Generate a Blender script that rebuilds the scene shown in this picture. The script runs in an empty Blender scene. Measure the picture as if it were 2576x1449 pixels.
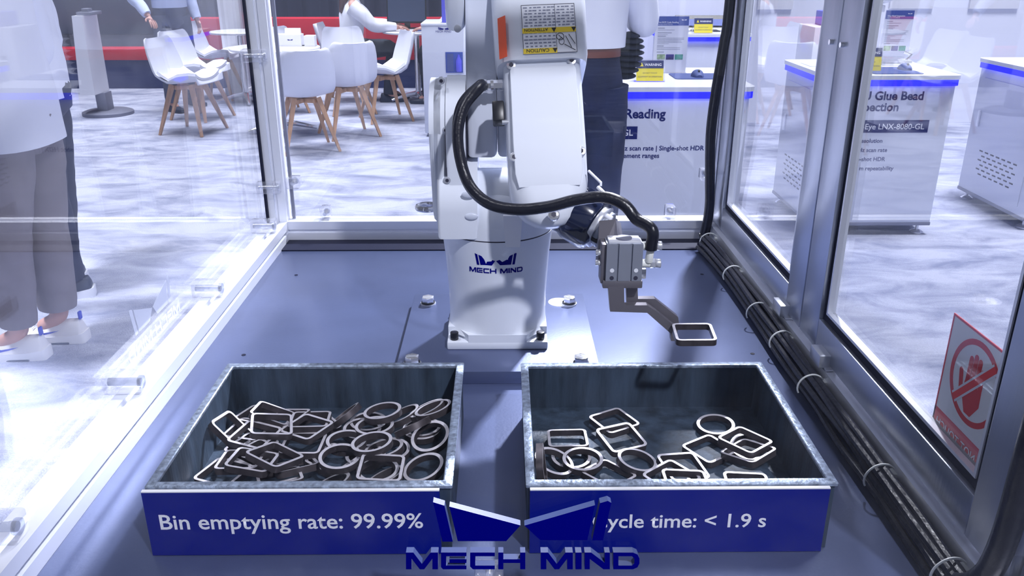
import bpy, bmesh, math, random
from mathutils import Vector, Matrix, Euler, noise
random.seed(7)
S = bpy.context.scene
COL = S.collection
PI = math.pi

# ------------------------------------------------------------------ camera
F = 2115.0; CX, CY = 1288.0, 724.5
TH = math.atan(832.5 / F); YAW = math.atan(22.0 / (F / math.cos(TH)))
CAM = Vector((0, 0, 1.465))
cd = bpy.data.cameras.new('camera'); cd.sensor_fit = 'HORIZONTAL'; cd.sensor_width = 36
cd.lens = 36 * F / 2576; cd.clip_start = .02; cd.clip_end = 200
cam = bpy.data.objects.new('camera', cd); COL.objects.link(cam)
cam.location = CAM; cam.rotation_euler = (PI / 2 - TH, 0, -YAW); S.camera = cam

# ------------------------------------------------------------------ light
W = bpy.data.worlds.new('hall'); S.world = W; W.use_nodes = True
bg = W.node_tree.nodes['Background']; bg.inputs[0].default_value = (.72, .80, 1.0, 1); bg.inputs[1].default_value = .22
def area(name, loc, target, size, power, col=(.91, .925, 1), sy=None, spread=180):
    l = bpy.data.lights.new(name, 'AREA'); l.energy = power; l.color = col
    l.shape = 'RECTANGLE'; l.size = size; l.size_y = sy or size; l.spread = math.radians(spread)
    o = bpy.data.objects.new(name, l); COL.objects.link(o); o.location = loc
    o.rotation_euler = (Vector(target) - Vector(loc)).to_track_quat('-Z', 'Y').to_euler()
area('hall_lamp_key', (1.3, 4.3, 3.9), (.3, 1.7, .8), .18, 42, spread=56)
area('hall_lamp_front', (1.5, -1.6, 4.4), (.1, 1.4, .9), .16, 23, spread=80)
area('hall_lamp_left', (-3.0, 1.6, 8.8), (-2.2, 3.0, .8), 1.2, 50, spread=40)
area('hall_lamp_mid', (-3.2, 6.8, 8.8), (-3.0, 6.6, 0), 3.0, 112, spread=70)
area('hall_lamp_right', (3.6, 4.4, 8.8), (3.2, 5.6, 0), 2.5, 200, spread=80)
area('hall_lamp_far', (-3, 9.8, 8.8), (-3, 9.8, 0), 3.5, 122, spread=70)
S.view_settings.view_transform = 'Standard'; S.view_settings.look = 'None'
S.view_settings.exposure = 0.72; S.view_settings.gamma = 1
S.view_settings.use_curve_mapping = False

# ------------------------------------------------------------------ pixel -> place
FW = Vector((math.sin(YAW) * math.cos(TH), math.cos(YAW) * math.cos(TH), -math.sin(TH)))
RT = Vector((math.cos(YAW), -math.sin(YAW), 0)); UP = RT.cross(FW)
def ray(x, y): return FW * F + RT * (x - CX) - UP * (y - CY)
def atz(x, y, z): d = ray(x, y); return CAM + d * ((z - CAM.z) / d.z)
def aty(x, y, Y): d = ray(x, y); return CAM + d * (Y / d.y)
def atx(x, y, X): d = ray(x, y); return CAM + d * (X / d.x)
def PD(x, y, d): return CAM + ray(x, y) * (d / F)

# ------------------------------------------------------------------ materials
def nodes(m): return m.node_tree.nodes, m.node_tree.links
MATS = {}
def mat(name, col, rough=.5, metal=0, bump=0, bscale=50, var=0, vscale=8, emit=0, coat=0, stretch=(1, 1, 1), spec=None):
    m = bpy.data.materials.new(name); m.use_nodes = True; n, l = nodes(m); p = n['Principled BSDF']
    p.inputs['Base Color'].default_value = (*col, 1); p.inputs['Roughness'].default_value = rough; p.inputs['Metallic'].default_value = metal
    if coat: p.inputs['Coat Weight'].default_value = coat; p.inputs['Coat Roughness'].default_value = .04
    if spec is not None: p.inputs['Specular IOR Level'].default_value = spec
    if emit: p.inputs['Emission Color'].default_value = (*col, 1); p.inputs['Emission Strength'].default_value = emit
    if bump or var:
        tc = n.new('ShaderNodeTexCoord'); mp = n.new('ShaderNodeMapping'); mp.inputs['Scale'].default_value = stretch
        l.new(tc.outputs['Object'], mp.inputs[0])
    if var:
        t = n.new('ShaderNodeTexNoise'); t.inputs['Scale'].default_value = vscale; t.inputs['Detail'].default_value = 6
        l.new(mp.outputs[0], t.inputs['Vector'])
        r = n.new('ShaderNodeValToRGB'); r.color_ramp.elements[0].position = .3; r.color_ramp.elements[1].position = .7
        r.color_ramp.elements[0].color = (*[c * (1 - var) for c in col], 1); r.color_ramp.elements[1].color = (*[min(1, c * (1 + var)) for c in col], 1)
        l.new(t.outputs['Fac'], r.inputs[0]); l.new(r.outputs[0], p.inputs['Base Color'])
    if bump:
        t2 = n.new('ShaderNodeTexNoise'); t2.inputs['Scale'].default_value = bscale; t2.inputs['Detail'].default_value = 4
        l.new(mp.outputs[0], t2.inputs['Vector'])
        b = n.new('ShaderNodeBump'); b.inputs['Strength'].default_value = bump; b.inputs['Distance'].default_value = .01
        l.new(t2.outputs['Fac'], b.inputs['Height']); l.new(b.outputs[0], p.inputs['Normal'])
    MATS[name] = m; return m
def glassy(name, tint, f0=.045, haze=.0, hazecol=(.8, .85, 1), rough=.0, gl=1.0):
    """clear sheet: transparent, mirror by Schlick, a touch of diffuse haze"""
    m = bpy.data.materials.new(name); m.use_nodes = True; n, l = nodes(m); n.remove(n['Principled BSDF']); out = n['Material Output']
    tr = n.new('ShaderNodeBsdfTransparent'); tr.inputs[0].default_value = (*tint, 1)
    df = n.new('ShaderNodeBsdfDiffuse'); df.inputs[0].default_value = (*hazecol, 1)
    g = n.new('ShaderNodeBsdfGlossy'); g.inputs['Roughness'].default_value = rough; g.inputs[0].default_value = (gl, gl, gl, 1)
    ge = n.new('ShaderNodeNewGeometry'); d = n.new('ShaderNodeVectorMath'); d.operation = 'DOT_PRODUCT'
    l.new(ge.outputs['Normal'], d.inputs[0]); l.new(ge.outputs['Incoming'], d.inputs[1])
    a = n.new('ShaderNodeMath'); a.operation = 'ABSOLUTE'; l.new(d.outputs['Value'], a.inputs[0])
    s = n.new('ShaderNodeMath'); s.operation = 'SUBTRACT'; s.inputs[0].default_value = 1; l.new(a.outputs[0], s.inputs[1])
    q = n.new('ShaderNodeMath'); q.operation = 'POWER'; q.inputs[1].default_value = 5; l.new(s.outputs[0], q.inputs[0])
    k = n.new('ShaderNodeMath'); k.operation = 'MULTIPLY_ADD'; k.inputs[1].default_value = 1 - f0; k.inputs[2].default_value = f0; l.new(q.outputs[0], k.inputs[0])
    m1 = n.new('ShaderNodeMixShader'); m1.inputs[0].default_value = haze; l.new(tr.outputs[0], m1.inputs[1]); l.new(df.outputs[0], m1.inputs[2])
    m2 = n.new('ShaderNodeMixShader'); l.new(k.outputs[0], m2.inputs[0]); l.new(m1.outputs[0], m2.inputs[1]); l.new(g.outputs[0], m2.inputs[2])
    l.new(m2.outputs[0], out.inputs[0]); MATS[name] = m; return m

mat('robot_white', (.76, .80, .90), .5, spec=.25, coat=.6)
mat('robot_grey', (.62, .66, .78), .32)
mat('seam', (.03, .03, .06), .6)
mat('black_plastic', (.012, .013, .02), .35)
mat('hose', (.006, .007, .016), .32, bump=.12, bscale=90)
mat('wrist_dark', (.012, .018, .05), .16, coat=.6)
mat('steel', (.66, .68, .75), .28, metal=.6)
mat('chrome', (.85, .86, .92), .10, metal=.75)
mat('brushed', (.62, .65, .74), .36, metal=1, bump=.05, bscale=40, stretch=(3, 3, .3))
mat('alu', (.82, .84, .92), .33, metal=.45, var=.03, vscale=5)
mat('alu_dark', (.20, .21, .28), .5, metal=.4)
mat('gripper_alu', (.32, .345, .42), .42, metal=.5)
mat('gripper_steel', (.19, .18, .21), .38, metal=.5)
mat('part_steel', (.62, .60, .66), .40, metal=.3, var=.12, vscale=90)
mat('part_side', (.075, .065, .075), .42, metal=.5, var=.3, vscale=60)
mat('table_top', (.095, .122, .24), .28, metal=.45, spec=.9, bump=.02, bscale=200, var=.12, vscale=5)
mat('mount_plate', (.10, .127, .245), .30, metal=.45, spec=.9, bump=.02, bscale=200)
mat('bin_paint', (.032, .050, .080), .55, metal=.0, spec=.25, var=.5, vscale=14, stretch=(3, 3, .5), bump=.15, bscale=60)
mat('bin_rim', (.30, .36, .47), .40, metal=.6, var=.45, vscale=120, bump=.2, bscale=160)
mat('sign_navy', (.001, .007, .21), .5, spec=.05)
mat('logo_navy', (.001, .0015, .19), .8, spec=.0)
mat('white_print', (.85, .86, .92), .5)
mat('white_edge', (.85, .85, .88), .5)
mat('letter_side', (.06, .085, .22), .4, spec=.2)
mat('rubber_and_shade', (.010, .012, .03), .6, spec=.12)
mat('kiosk_white', (.62, .65, .76), .42)
mat('kiosk_top', (.78, .80, .88), .3)
mat('led_blue', (.02, .022, 1.0), .5, emit=1.0, spec=.0)
mat('navy_print', (.008, .016, .14), .6, spec=.1)
mat('grey_print', (.20, .22, .32), .6)
mat('vent_dark', (.03, .035, .06), .7)
mat('chair_shell', (.70, .72, .82), .38)
mat('chair_pad', (.80, .81, .88), .5)
mat('wood', (.50, .30, .19), .5, var=.2, vscale=30, stretch=(1, 1, .1))
mat('table_white', (.82, .83, .90), .25)
mat('shirt_white', (.74, .76, .86), .85, bump=.3, bscale=14)
mat('shirt_blue', (.55, .63, .88), .85, bump=.3, bscale=14)
mat('khaki', (.20, .18, .20), .9, bump=.3, bscale=18, var=.08, vscale=12)
mat('jeans', (.005, .012, .05), .85, bump=.3, bscale=18, var=.3, vscale=8)
mat('jeans_grey', (.06, .075, .13), .85, bump=.3, bscale=18, var=.3, vscale=8)
mat('trouser_dark', (.018, .025, .045), .85, bump=.3, bscale=18)
mat('skin', (.55, .30, .25), .55)
mat('hair', (.06, .025, .03), .5)
mat('hair_black', (.012, .010, .014), .5)
mat('shoe_white', (.72, .71, .74), .5)
mat('shoe_sole', (.82, .82, .86), .5)
mat('shoe_dark', (.02, .03, .06), .5)
mat('shoe_blue', (.01, .04, .55), .5)
mat('leather', (.16, .05, .035), .5)
mat('sticker_white', (.80, .82, .90), .6, spec=.2)
mat('sticker_red', (.78, .035, .035), .45)
mat('orange', (.85, .10, .03), .5)
mat('yellow', (.85, .62, .02), .5)
mat('card_yellow', (.78, .66, .05), .5)
mat('card_navy', (.02, .03, .13), .5)
mat('poster_blue', (.04, .08, .36), .5)
mat('poster_white', (.72, .74, .86), .5)
mat('thumb_green', (.03, .28, .22), .5, var=.5, vscale=40)
mat('thumb_mix', (.25, .35, .22), .5, var=.7, vscale=50)
mat('thumb_violet', (.04, .03, .22), .5, var=.6, vscale=40)
mat('mouse_pad', (.07, .10, .28), .6)
mat('red_panel', (.62, .02, .05), .5)
mat('navy_panel', (.02, .035, .13), .5)
mat('curtain', (.07, .08, .14), .9)
mat('screen', (.05, .07, .13), .3)
mat('wall_white', (.78, .80, .90), .6, var=.03, vscale=.6)
mat('board_white', (.92, .92, .95), .5)
mat('hall_ceiling', (.05, .055, .075), .8)
mat('cell_body', (.55, .57, .66), .45)
mat('tie_white', (.80, .82, .80), .45)
mat('paper', (.85, .85, .9), .6)
mat('blue_tint', (.12, .12, .75), .3)
glassy('pane', (.975, .98, .99), .045, .008)
glassy('pane_front', (.985, .985, .99), .03, .0, gl=.5)
glassy('pane_left', (.975, .98, .99), .045, .012, (.85, .87, 1), gl=.85)
glassy('frosted', (.9, .92, 1), .02, .6, (.85, .88, 1), .3)
glassy('clear_acrylic', (.985, .985, 1), .07, .09, (.85, .88, 1), .05)
glassy('clear_bracket', (.8, .83, .9), .08, .2, (.8, .83, .95), .1)

def carpet():
    m = bpy.data.materials.new('carpet'); m.use_nodes = True; n, l = nodes(m); p = n['Principled BSDF']
    tc = n.new('ShaderNodeTexCoord'); mp = n.new('ShaderNodeMapping'); mp.inputs['Scale'].default_value = (1.1, 2.0, 1)
    l.new(tc.outputs['Object'], mp.inputs[0])
    a = n.new('ShaderNodeTexNoise'); a.inputs['Scale'].default_value = 2.4; a.inputs['Detail'].default_value = 7; a.inputs['Roughness'].default_value = .62; a.inputs['Distortion'].default_value = .6
    l.new(mp.outputs[0], a.inputs['Vector'])
    r = n.new('ShaderNodeValToRGB'); e = r.color_ramp.elements
    e[0].position = .34; e[0].color = (.30, .33, .47, 1); e[1].position = .60; e[1].color = (.62, .65, .80, 1)
    l.new(a.outputs['Fac'], r.inputs[0])
    b = n.new('ShaderNodeTexNoise'); b.inputs['Scale'].default_value = 160; b.inputs['Detail'].default_value = 3; l.new(tc.outputs['Object'], b.inputs['Vector'])
    mx = n.new('ShaderNodeMix'); mx.data_type = 'RGBA'; mx.blend_type = 'MULTIPLY'; mx.inputs[0].default_value = .35
    l.new(r.outputs[0], mx.inputs[6]); l.new(b.outputs['Fac'], mx.inputs[7]); l.new(mx.outputs[2], p.inputs['Base Color'])
    p.inputs['Roughness'].default_value = .95; p.inputs['Specular IOR Level'].default_value = .1
    bp = n.new('ShaderNodeBump'); bp.inputs['Strength'].default_value = .8; bp.inputs['Distance'].default_value = .012
    l.new(b.outputs['Fac'], bp.inputs['Height']); l.new(bp.outputs[0], p.inputs['Normal']); MATS['carpet'] = m
carpet()

# ------------------------------------------------------------------ mesh helpers
class B:
    def __init__(s): s.bm = bmesh.new()
    def _add(s, tmp, M=None):
        if M is not None: bmesh.ops.transform(tmp, matrix=M, verts=tmp.verts)
        me = bpy.data.meshes.new('t'); tmp.to_mesh(me); tmp.free(); s.bm.from_mesh(me); bpy.data.meshes.remove(me); return s
    def box(s, c, d, bev=0, M=None, seg=2):
        t = bmesh.new(); bmesh.ops.create_cube(t, size=1); bmesh.ops.scale(t, vec=d, verts=t.verts)
        if bev: bmesh.ops.bevel(t, geom=t.edges[:], offset=bev, segments=seg, affect='EDGES', profile=.5)
        bmesh.ops.translate(t, vec=c, verts=t.verts); return s._add(t, M)
    def bb(s, x0, x1, y0, y1, z0, z1, bev=0): return s.box(((x0+x1)/2, (y0+y1)/2, (z0+z1)/2), (x1-x0, y1-y0, z1-z0), bev)
    def cyl(s, p0, p1, r0, r1=None, seg=24, bev=0):
        p0, p1 = Vector(p0), Vector(p1); t = bmesh.new(); d = p1 - p0
        bmesh.ops.create_cone(t, cap_ends=True, segments=seg, radius1=r0, radius2=r0 if r1 is None else r1, depth=d.length)
        if bev:
            ed = [e for e in t.edges if abs(e.verts[0].co.z - e.verts[1].co.z) < 1e-6]
            bmesh.ops.bevel(t, geom=ed, offset=bev, segments=2, affect='EDGES', profile=.5)
        return s._add(t, Matrix.Translation((p0+p1)/2) @ d.to_track_quat('Z', 'Y').to_matrix().to_4x4())
    def sph(s, c, r, sc=(1, 1, 1), seg=16):
        t = bmesh.new(); bmesh.ops.create_uvsphere(t, u_segments=seg, v_segments=seg//2+2, radius=r); bmesh.ops.scale(t, vec=sc, verts=t.verts); bmesh.ops.translate(t, vec=c, verts=t.verts); return s._add(t)
    def rings(s, secs, closed=True, cap=True):
        """skin a list of equal-length point rings"""
        bm = s.bm; V = [[bm.verts.new(p) for p in r] for r in secs]; n = len(secs[0])
        for a, b in zip(V, V[1:]):
            for i in range(n if closed else n-1):
                j = (i+1) % n; bm.faces.new((a[i], a[j], b[j], b[i]))
        if cap: bm.faces.new(V[0][::-1]); bm.faces.new(V[-1])
        return s
    def lathe(s, prof, c=(0, 0, 0), seg=48, cap=True):
        c = Vector(c)
        return s.rings([[c + Vector((r*math.cos(2*PI*i/seg), r*math.sin(2*PI*i/seg), z)) for i in range(seg)] for r, z in prof], cap=cap)
    def tube(s, pts, r, seg=12, cap=True, flat=1.0):
        pts = [Vector(p) for p in pts]; n = len(pts); rs = r if isinstance(r, (list, tuple)) else [r]*n; secs = []; up = None
        for i, p in enumerate(pts):
            t = (pts[min(i+1, n-1)] - pts[max(i-1, 0)]).normalized()
            if up is None: up = t.orthogonal().normalized()
            up = (up - t*up.dot(t)).normalized(); v = t.cross(up)
            secs.append([p + (up*math.cos(2*PI*k/seg) + v*math.sin(2*PI*k/seg)*flat)*rs[i] for k in range(seg)])
        return s.rings(secs, cap=cap)
    def prism(s, poly, O, U, V, N, t):
        """2-D polygon in the frame O,U,V pushed t along N"""
        O, U, V, N = Vector(O), Vector(U), Vector(V), Vector(N); bm = s.bm
        a = [bm.verts.new(O + U*x + V*y) for x, y in poly]; b = [bm.verts.new(O + U*x + V*y + N*t) for x, y in poly]; n = len(poly)
        bm.faces.new(a); bm.faces.new(b[::-1])
        for i in range(n): bm.faces.new((a[i], b[i], b[(i+1) % n], a[(i+1) % n]))
        return s
    def frame(s, outer, inner, O, U, V, N, t):
        """polygon ring with a hole (same vertex count)"""
        O, U, V, N = Vector(O), Vector(U), Vector(V), Vector(N); bm = s.bm; L = []
        for poly, h in ((outer, 0), (outer, t), (inner, t), (inner, 0)): L.append([bm.verts.new(O + U*x + V*y + N*h) for x, y in poly])
        n = len(outer)
        for k in range(4):
            a, b = L[k], L[(k+1) % 4]
            for i in range(n): bm.faces.new((a[i], a[(i+1) % n], b[(i+1) % n], b[i]))
        return s
    def xf(s, M): bmesh.ops.transform(s.bm, matrix=M, verts=s.bm.verts); return s
    def mesh(s, name, mats, smooth=35):
        bmesh.ops.recalc_face_normals(s.bm, faces=s.bm.faces); me = bpy.data.meshes.new(name); s.bm.to_mesh(me); s.bm.free()
        for m in (mats if isinstance(mats, (list, tuple)) else [mats]): me.materials.append(MATS[m])
        if smooth:
            me.polygons.foreach_set('use_smooth', [True]*len(me.polygons)); me.set_sharp_from_angle(angle=math.radians(smooth))
        return me
    def obj(s, name, mats, parent=None, smooth=35): return link(name, s.mesh(name, mats, smooth), parent)

def wloc(o):
    p = Vector((0, 0, 0))
    while o is not None: p += o.location; o = o.parent
    return p
def link(name, me, parent=None):
    o = bpy.data.objects.new(name, me); COL.objects.link(o)
    if parent is not None:
        o.parent = parent
        if 'local' not in parent and not has_local(parent): o.location = -wloc(parent)
    return o
def has_local(o):
    while o is not None:
        if o.get('_local'): return True
        o = o.parent
    return False
def tag(o, label, cat, group=None):
    o['label'] = label; o['category'] = cat
    if group: o['group'] = group
    return o
def thing(name, label, cat, loc=(0, 0, 0), group=None, rotz=0, local=False):
    o = bpy.data.objects.new(name, None); COL.objects.link(o); o.location = loc; o.rotation_euler = (0, 0, rotz); o.empty_display_size = .05
    if local: o['_local'] = True
    return tag(o, label, cat, group)
def struct(o): o['kind'] = 'structure'; return o
def copy_tree(o, parent=None):
    c = o.copy(); COL.objects.link(c); c.parent = parent
    for ch in [x for x in o.children]: copy_tree(ch, c)
    return c
def rrect(w, h, r, n=5, cx=0, cy=0):
    P = []
    for sx, sy, a0 in ((1, 1, 0), (-1, 1, 90), (-1, -1, 180), (1, -1, 270)):
        for k in range(n+1):
            a = math.radians(a0 + 90*k/n); P.append((cx + sx*(w/2-r) + r*math.cos(a), cy + sy*(h/2-r) + r*math.sin(a)))
    return P
def circ(r, n=40, cx=0, cy=0): return [(cx + r*math.cos(2*PI*i/n), cy + r*math.sin(2*PI*i/n)) for i in range(n)]
def smoothpath(pts, n=8):
    pts = [Vector(p) for p in pts]; out = []
    for i in range(len(pts)-1):
        a, b = pts[i], pts[i+1]; p = pts[i-1] if i else a*2-b; q = pts[i+2] if i+2 < len(pts) else b*2-a
        for k in range(n):
            t = k/n; out.append(.5*((2*a) + (b-p)*t + (2*p-5*a+4*b-q)*t*t + (3*a-p-3*b+q)*t**3))
    return out + [pts[-1]]
X3, Y3, Z3 = Vector((1, 0, 0)), Vector((0, 1, 0)), Vector((0, 0, 1))

def textmesh(s, bold=0):
    c = bpy.data.curves.new('t', 'FONT'); c.body = s; c.size = 1; c.offset = bold; c.resolution_u = 3
    o = bpy.data.objects.new('t', c); COL.objects.link(o); bpy.context.view_layer.update()
    me = bpy.data.meshes.new_from_object(o.evaluated_get(bpy.context.evaluated_depsgraph_get()))
    bpy.data.objects.remove(o); bpy.data.curves.remove(c); return me
def text(name, s, m, O, U, V, width=None, height=None, parent=None, bold=0, lift=.0005, align='l', warp=None):
    """flat lettering: O = baseline start (or middle), U reading direction, V up"""
    me = textmesh(s, bold); xs = [v.co.x for v in me.vertices]; x0, x1 = min(xs), max(xs)
    cap = .7
    k = width/(x1-x0) if width else height/cap
    O, U, V = Vector(O), Vector(U).normalized(), Vector(V).normalized(); N = U.cross(V)
    sh = x0 if align == 'l' else (x0+x1)/2 if align == 'c' else x1
    for v in me.vertices:
        a, b = (v.co.x-sh)*k, v.co.y*k
        v.co = warp(a, b) if warp else O + U*a + V*b + N*lift
    me.materials.append(MATS[m]); return link(name, me, parent)

# company mark, in units of its own drawing (x right, y down)
LOGO_STRIPS = [[(360, 335), (475, 370), (560, 735), (455, 735)], [(2050, 345), (2130, 322), (2165, 342), (2080, 722), (1970, 722)]]
LOGO_WINGS = [[(525, 380), (1245, 570), (1100, 730), (610, 730)], [(1285, 572), (2000, 365), (1922, 720), (1448, 720)]]
def letters():
    t, b = 845, 1015; h = b-t; w = 52; v = 38; L = []
    def M(x): return [[(x, t), (x+75, t), (x+162, b-55), (x+250, t), (x+325, t), (x+325, b), (x+268, b), (x+268, t+62), (x+185, b), (x+140, b), (x+57, t+62), (x+57, b), (x, b)]]
    def E(x): return [[(x, t), (x+258, t), (x+258, t+v), (x+w, t+v), (x+w, b-v), (x+258, b-v), (x+258, b), (x+20, b), (x, b-22)], [(x+85, t+68), (x+258, t+68), (x+258, t+68+v), (x+85, t+68+v)]]
    def Cc(x): return [[(x, t), (x+250, t), (x+250, t+v), (x+w, t+v), (x+w, b-v), (x+250, b-v), (x+250, b), (x+28, b), (x, b-28)]]
    def H(x): return [[(x, t), (x+w, t), (x+w, t+68), (x+222, t+68), (x+222, t), (x+274, t), (x+274, b), (x+222, b), (x+222, t+68+v), (x+w, t+68+v), (x+w, b), (x, b)]]
    def I(x): return [[(x, t), (x+62, t), (x+62, b), (x, b)]]
    def N(x): return [[(x, t), (x+66, t), (x+203, b-65), (x+203, t), (x+255, t), (x+255, b), (x+190, b), (x+52, t+65), (x+52, b), (x, b)]]
    def D(x):
        o = [(x, t), (x+200, t), (x+245, t+20), (x+265, t+60), (x+265, b-60), (x+245, b-20), (x+200, b), (x, b)]
        return [o[:4] + [(x+213, t+62), (x+190, t+v), (x+w, t+v), (x+w, b-v), (x, b), (x, t+1)][:4] + [(x, b)], [(x+w, b-v), (x+190, b-v), (x+213, b-62), (x+213, t+62), (x+265, t+60), (x+265, b-60), (x+245, b-20), (x+200, b), (x, b)]]
    return [('M', M(85)), ('E', E(440)), ('C', Cc(735)), ('H', H(1020)), ('M', M(1450)), ('I', I(1802)), ('N', N(1895)), ('D', D(2185))]
def tri_prism(b, poly, f3, N, t, mi=None):
    """non-convex prism through a mapping f3(x,y)->3-D"""
    bm = b.bm; N = Vector(N); A = [bm.verts.new(f3(x, y)) for x, y in poly]; Bv = [bm.verts.new(f3(x, y) + N*t) for x, y in poly]; n = len(poly)
    fs = [bm.faces.new(A), bm.faces.new(Bv[::-1])]; side = [bm.faces.new((A[i], Bv[i], Bv[(i+1) % n], A[(i+1) % n])) for i in range(n)]
    if mi is not None:
        for f in side: f.material_index = mi
    for f in fs: f.normal_update()
    bmesh.ops.triangulate(bm, faces=fs)
def logo(parent, f3, N, t, m, side=None, names=True):
    mats = [m, side] if side else m; mi = 1 if side else None
    for p in LOGO_WINGS: b = B(); tri_prism(b, p, f3, N, t, mi); b.obj('emblem_wing', mats, parent, smooth=0)
    for p in LOGO_STRIPS: b = B(); tri_prism(b, p, f3, N, t, mi); b.obj('emblem_strip', mats, parent, smooth=0)
    for ch, polys in letters():
        b = B()
        for p in polys: tri_prism(b, p, f3, N, t, mi)
        b.obj('letter', mats, parent, smooth=0)

# ================================================================== the hall
b = B(); b.bb(-16, 14, -10, 14, -.05, 0); struct(b.obj('floor', 'carpet', smooth=0))
b = B(); b.bb(-16, 14, -10, 14, 9.5, 9.6); struct(b.obj('ceiling', 'hall_ceiling', smooth=0))
b = B(); b.bb(.05, 9, 8.0, 8.12, 0, 5.5); struct(b.obj('wall_back', 'wall_white', smooth=0))
b = B(); b.bb(5.2, 5.3, 2.5, 8.0, 0, 5.5); struct(b.obj('wall_right', 'wall_white', smooth=0))
cu = B(); pts = []
for i in range(241):
    x = -14 + 14.05*i/240; pts.append((x, 12.6 + .05*math.sin(i*1.3) + .03*math.sin(i*.57)))
cu.rings([[Vector((x, y, z)) for x, y in pts] + [Vector((x, y+.04, z)) for x, y in pts[::-1]] for z in (0, 4)])
tag(cu.obj('backdrop_curtain', 'curtain', smooth=60), 'dark grey pleated backdrop curtain behind the red partition', 'curtain')

def partition(name, label, x0, x1, y, z1, zb):
    t = thing(name, label, 'partition', ((x0+x1)/2, y, 0))
    b = B(); b.bb(x0, x1, y, y+.25, 0, zb); b.obj('plinth', 'navy_panel', t, smooth=0)
    n = max(1, round((x1-x0)/1.2))
    for i in range(n):
        a, c = x0+(x1-x0)*i/n, x0+(x1-x0)*(i+1)/n; b = B(); b.bb(a+.003, c-.003, y-.02, y+.27, zb, z1, .006); b.obj('panel', 'red_panel', t)
partition('low_partition', 'long red low partition with navy plinth in front of the dark curtain', -3.9, -.62, 10.3, .80, .33)
partition('low_partition', 'shorter red low partition behind the standing person in blue', -7.2, -3.95, 10.3, .46, .33)
# display screen at left behind
t = thing('display_wall', 'large dark blue display screen standing behind the white pedestal', 'screen', (-4.9, 11.2, 0))
b = B(); b.bb(-6.6, -3.85, 11.2, 11.3, .55, 2.6, .01); b.obj('display_panel', 'screen', t)
b = B(); b.bb(-6.7, -3.75, 11.22, 11.42, 0, .55, .01); b.obj('stand', 'alu_dark', t)
# wall boards
for (xa, xb, yb) in ((1905, 1992, 24), (2236, 2346, 22), (2436, 2560, 22)):
    A = aty(xa, yb, 7.99); C2 = aty(xb, yb, 7.99)
    b = B(); b.bb(A.x, C2.x, 7.975, 7.998, A.z, A.z+.9, .003)
    tag(b.obj('wall_board', 'board_white'), 'bright white information board hung on the white wall', 'board', 'white boards on the wall')

# ================================================================== robot cell
TZ = .75
cell = thing('robot_cell', 'glass-walled aluminium display cell with dark steel table around the robot', 'display case', (0, 1.45, 0))
b = B(); b.bb(-.632, .632, .70, 2.225, 0, .735, .004); b.obj('cabinet', 'cell_body', cell)
b = B(); b.bb(-.582, .60, .75, 2.17, .735, TZ, .0005); b.obj('table_top', 'table_top', cell)
b = B(); b.bb(-.582, .56, 2.085, 2.17, TZ, TZ+.003); b.obj('back_shade_strip', 'rubber_and_shade', cell)  # dark strip standing in for the shaded gap along the back rail
for (x, y) in ((745, 692), (613, 893), (1893, 890), (1766, 690)):
    p = atz(x, y, TZ); b = B(); b.cyl(p - Z3*.002, p + Z3*.0006, .0042, seg=14); b.obj('screw_hole', 'rubber_and_shade', cell)
def extr_profile(w, h, slot=.010, dep=.008):
    """extrusion section with a T-slot in the middle of every side"""
    a, c = w/2, h/2; s = slot/2; r = .002
    return [(-a, -c), (-s, -c), (-s, -c+dep), (s, -c+dep), (s, -c), (a, -c), (a, -s), (a-dep, -s), (a-dep, s), (a, s), (a, c), (s, c), (s, c-dep), (-s, c-dep), (-s, c), (-a, c), (-a, s), (-a+dep, s), (-a+dep, -s), (-a, -s)]
def extrusion(name, p0, p1, U, V, w, h, m='alu', slot=.010):
    p0, p1 = Vector(p0), Vector(p1); b = B(); U, V = Vector(U), Vector(V); pr = extr_profile(w, h, slot)
    secs = [[p + U*x + V*y for x, y in pr] for p in (p0, p1)]; b.rings(secs, cap=False)
    for f in (secs[0], secs[1]):
        vs = [b.bm.verts.new(q) for q in f]; fc = b.bm.faces.new(vs); fc.normal_update(); bmesh.ops.triangulate(b.bm, faces=[fc])
    bmesh.ops.remove_doubles(b.bm, verts=b.bm.verts, dist=1e-5)
    return b.obj(name, m, cell, smooth=0)
RZ = .777
extrusion('bottom_rail', (-.607, .70, RZ), (-.607, 2.17, RZ), X3, Z3, .05, .054)
extrusion('bottom_rail', (-.582, 2.195, RZ), (.56, 2.195, RZ), Y3, Z3, .05, .054)
extrusion('bottom_rail', (.58, .70, RZ-.002), (.58, 2.17, RZ-.002), X3, Z3, .056, .05)
extrusion('bottom_rail', (-.582, .725, RZ-.01), (.56, .725, RZ-.01), Y3, Z3, .05, .05)
for (x, y) in ((-.607, 2.195), (.585, 2.195), (-.607, .725), (.592, .735)):
    extrusion('corner_post', (x, y, .75), (x, y, 2.05), X3, Y3, .05, .05, 'brushed' if x > 0 else 'alu')
TZr = 2.075
extrusion('top_rail', (-.607, .70, TZr), (-.607, 2.22, TZr), X3, Z3, .05, .05)
extrusion('top_rail', (.585, .70, TZr), (.585, 2.22, TZr), X3, Z3, .05, .05)
extrusion('top_rail', (-.582, 2.195, TZr), (.56, 2.195, TZr), Y3, Z3, .05, .05)
extrusion('top_rail', (-.582, .725, TZr), (.56, .725, TZr), Y3, Z3, .05, .05)
b = B(); b.bb(-.640, -.633, .76, 2.165, .812, 2.04); b.obj('side_pane', 'pane_left', cell, smooth=0)
b = B(); b.bb(-.575, .555, 2.203, 2.209, .812, 2.04); b.obj('back_pane', 'pane', cell, smooth=0)
b = B(); b.bb(-.575, .555, .709, .716, .80, 2.04); b.obj('front_pane', 'pane_front', cell, smooth=0)
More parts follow.
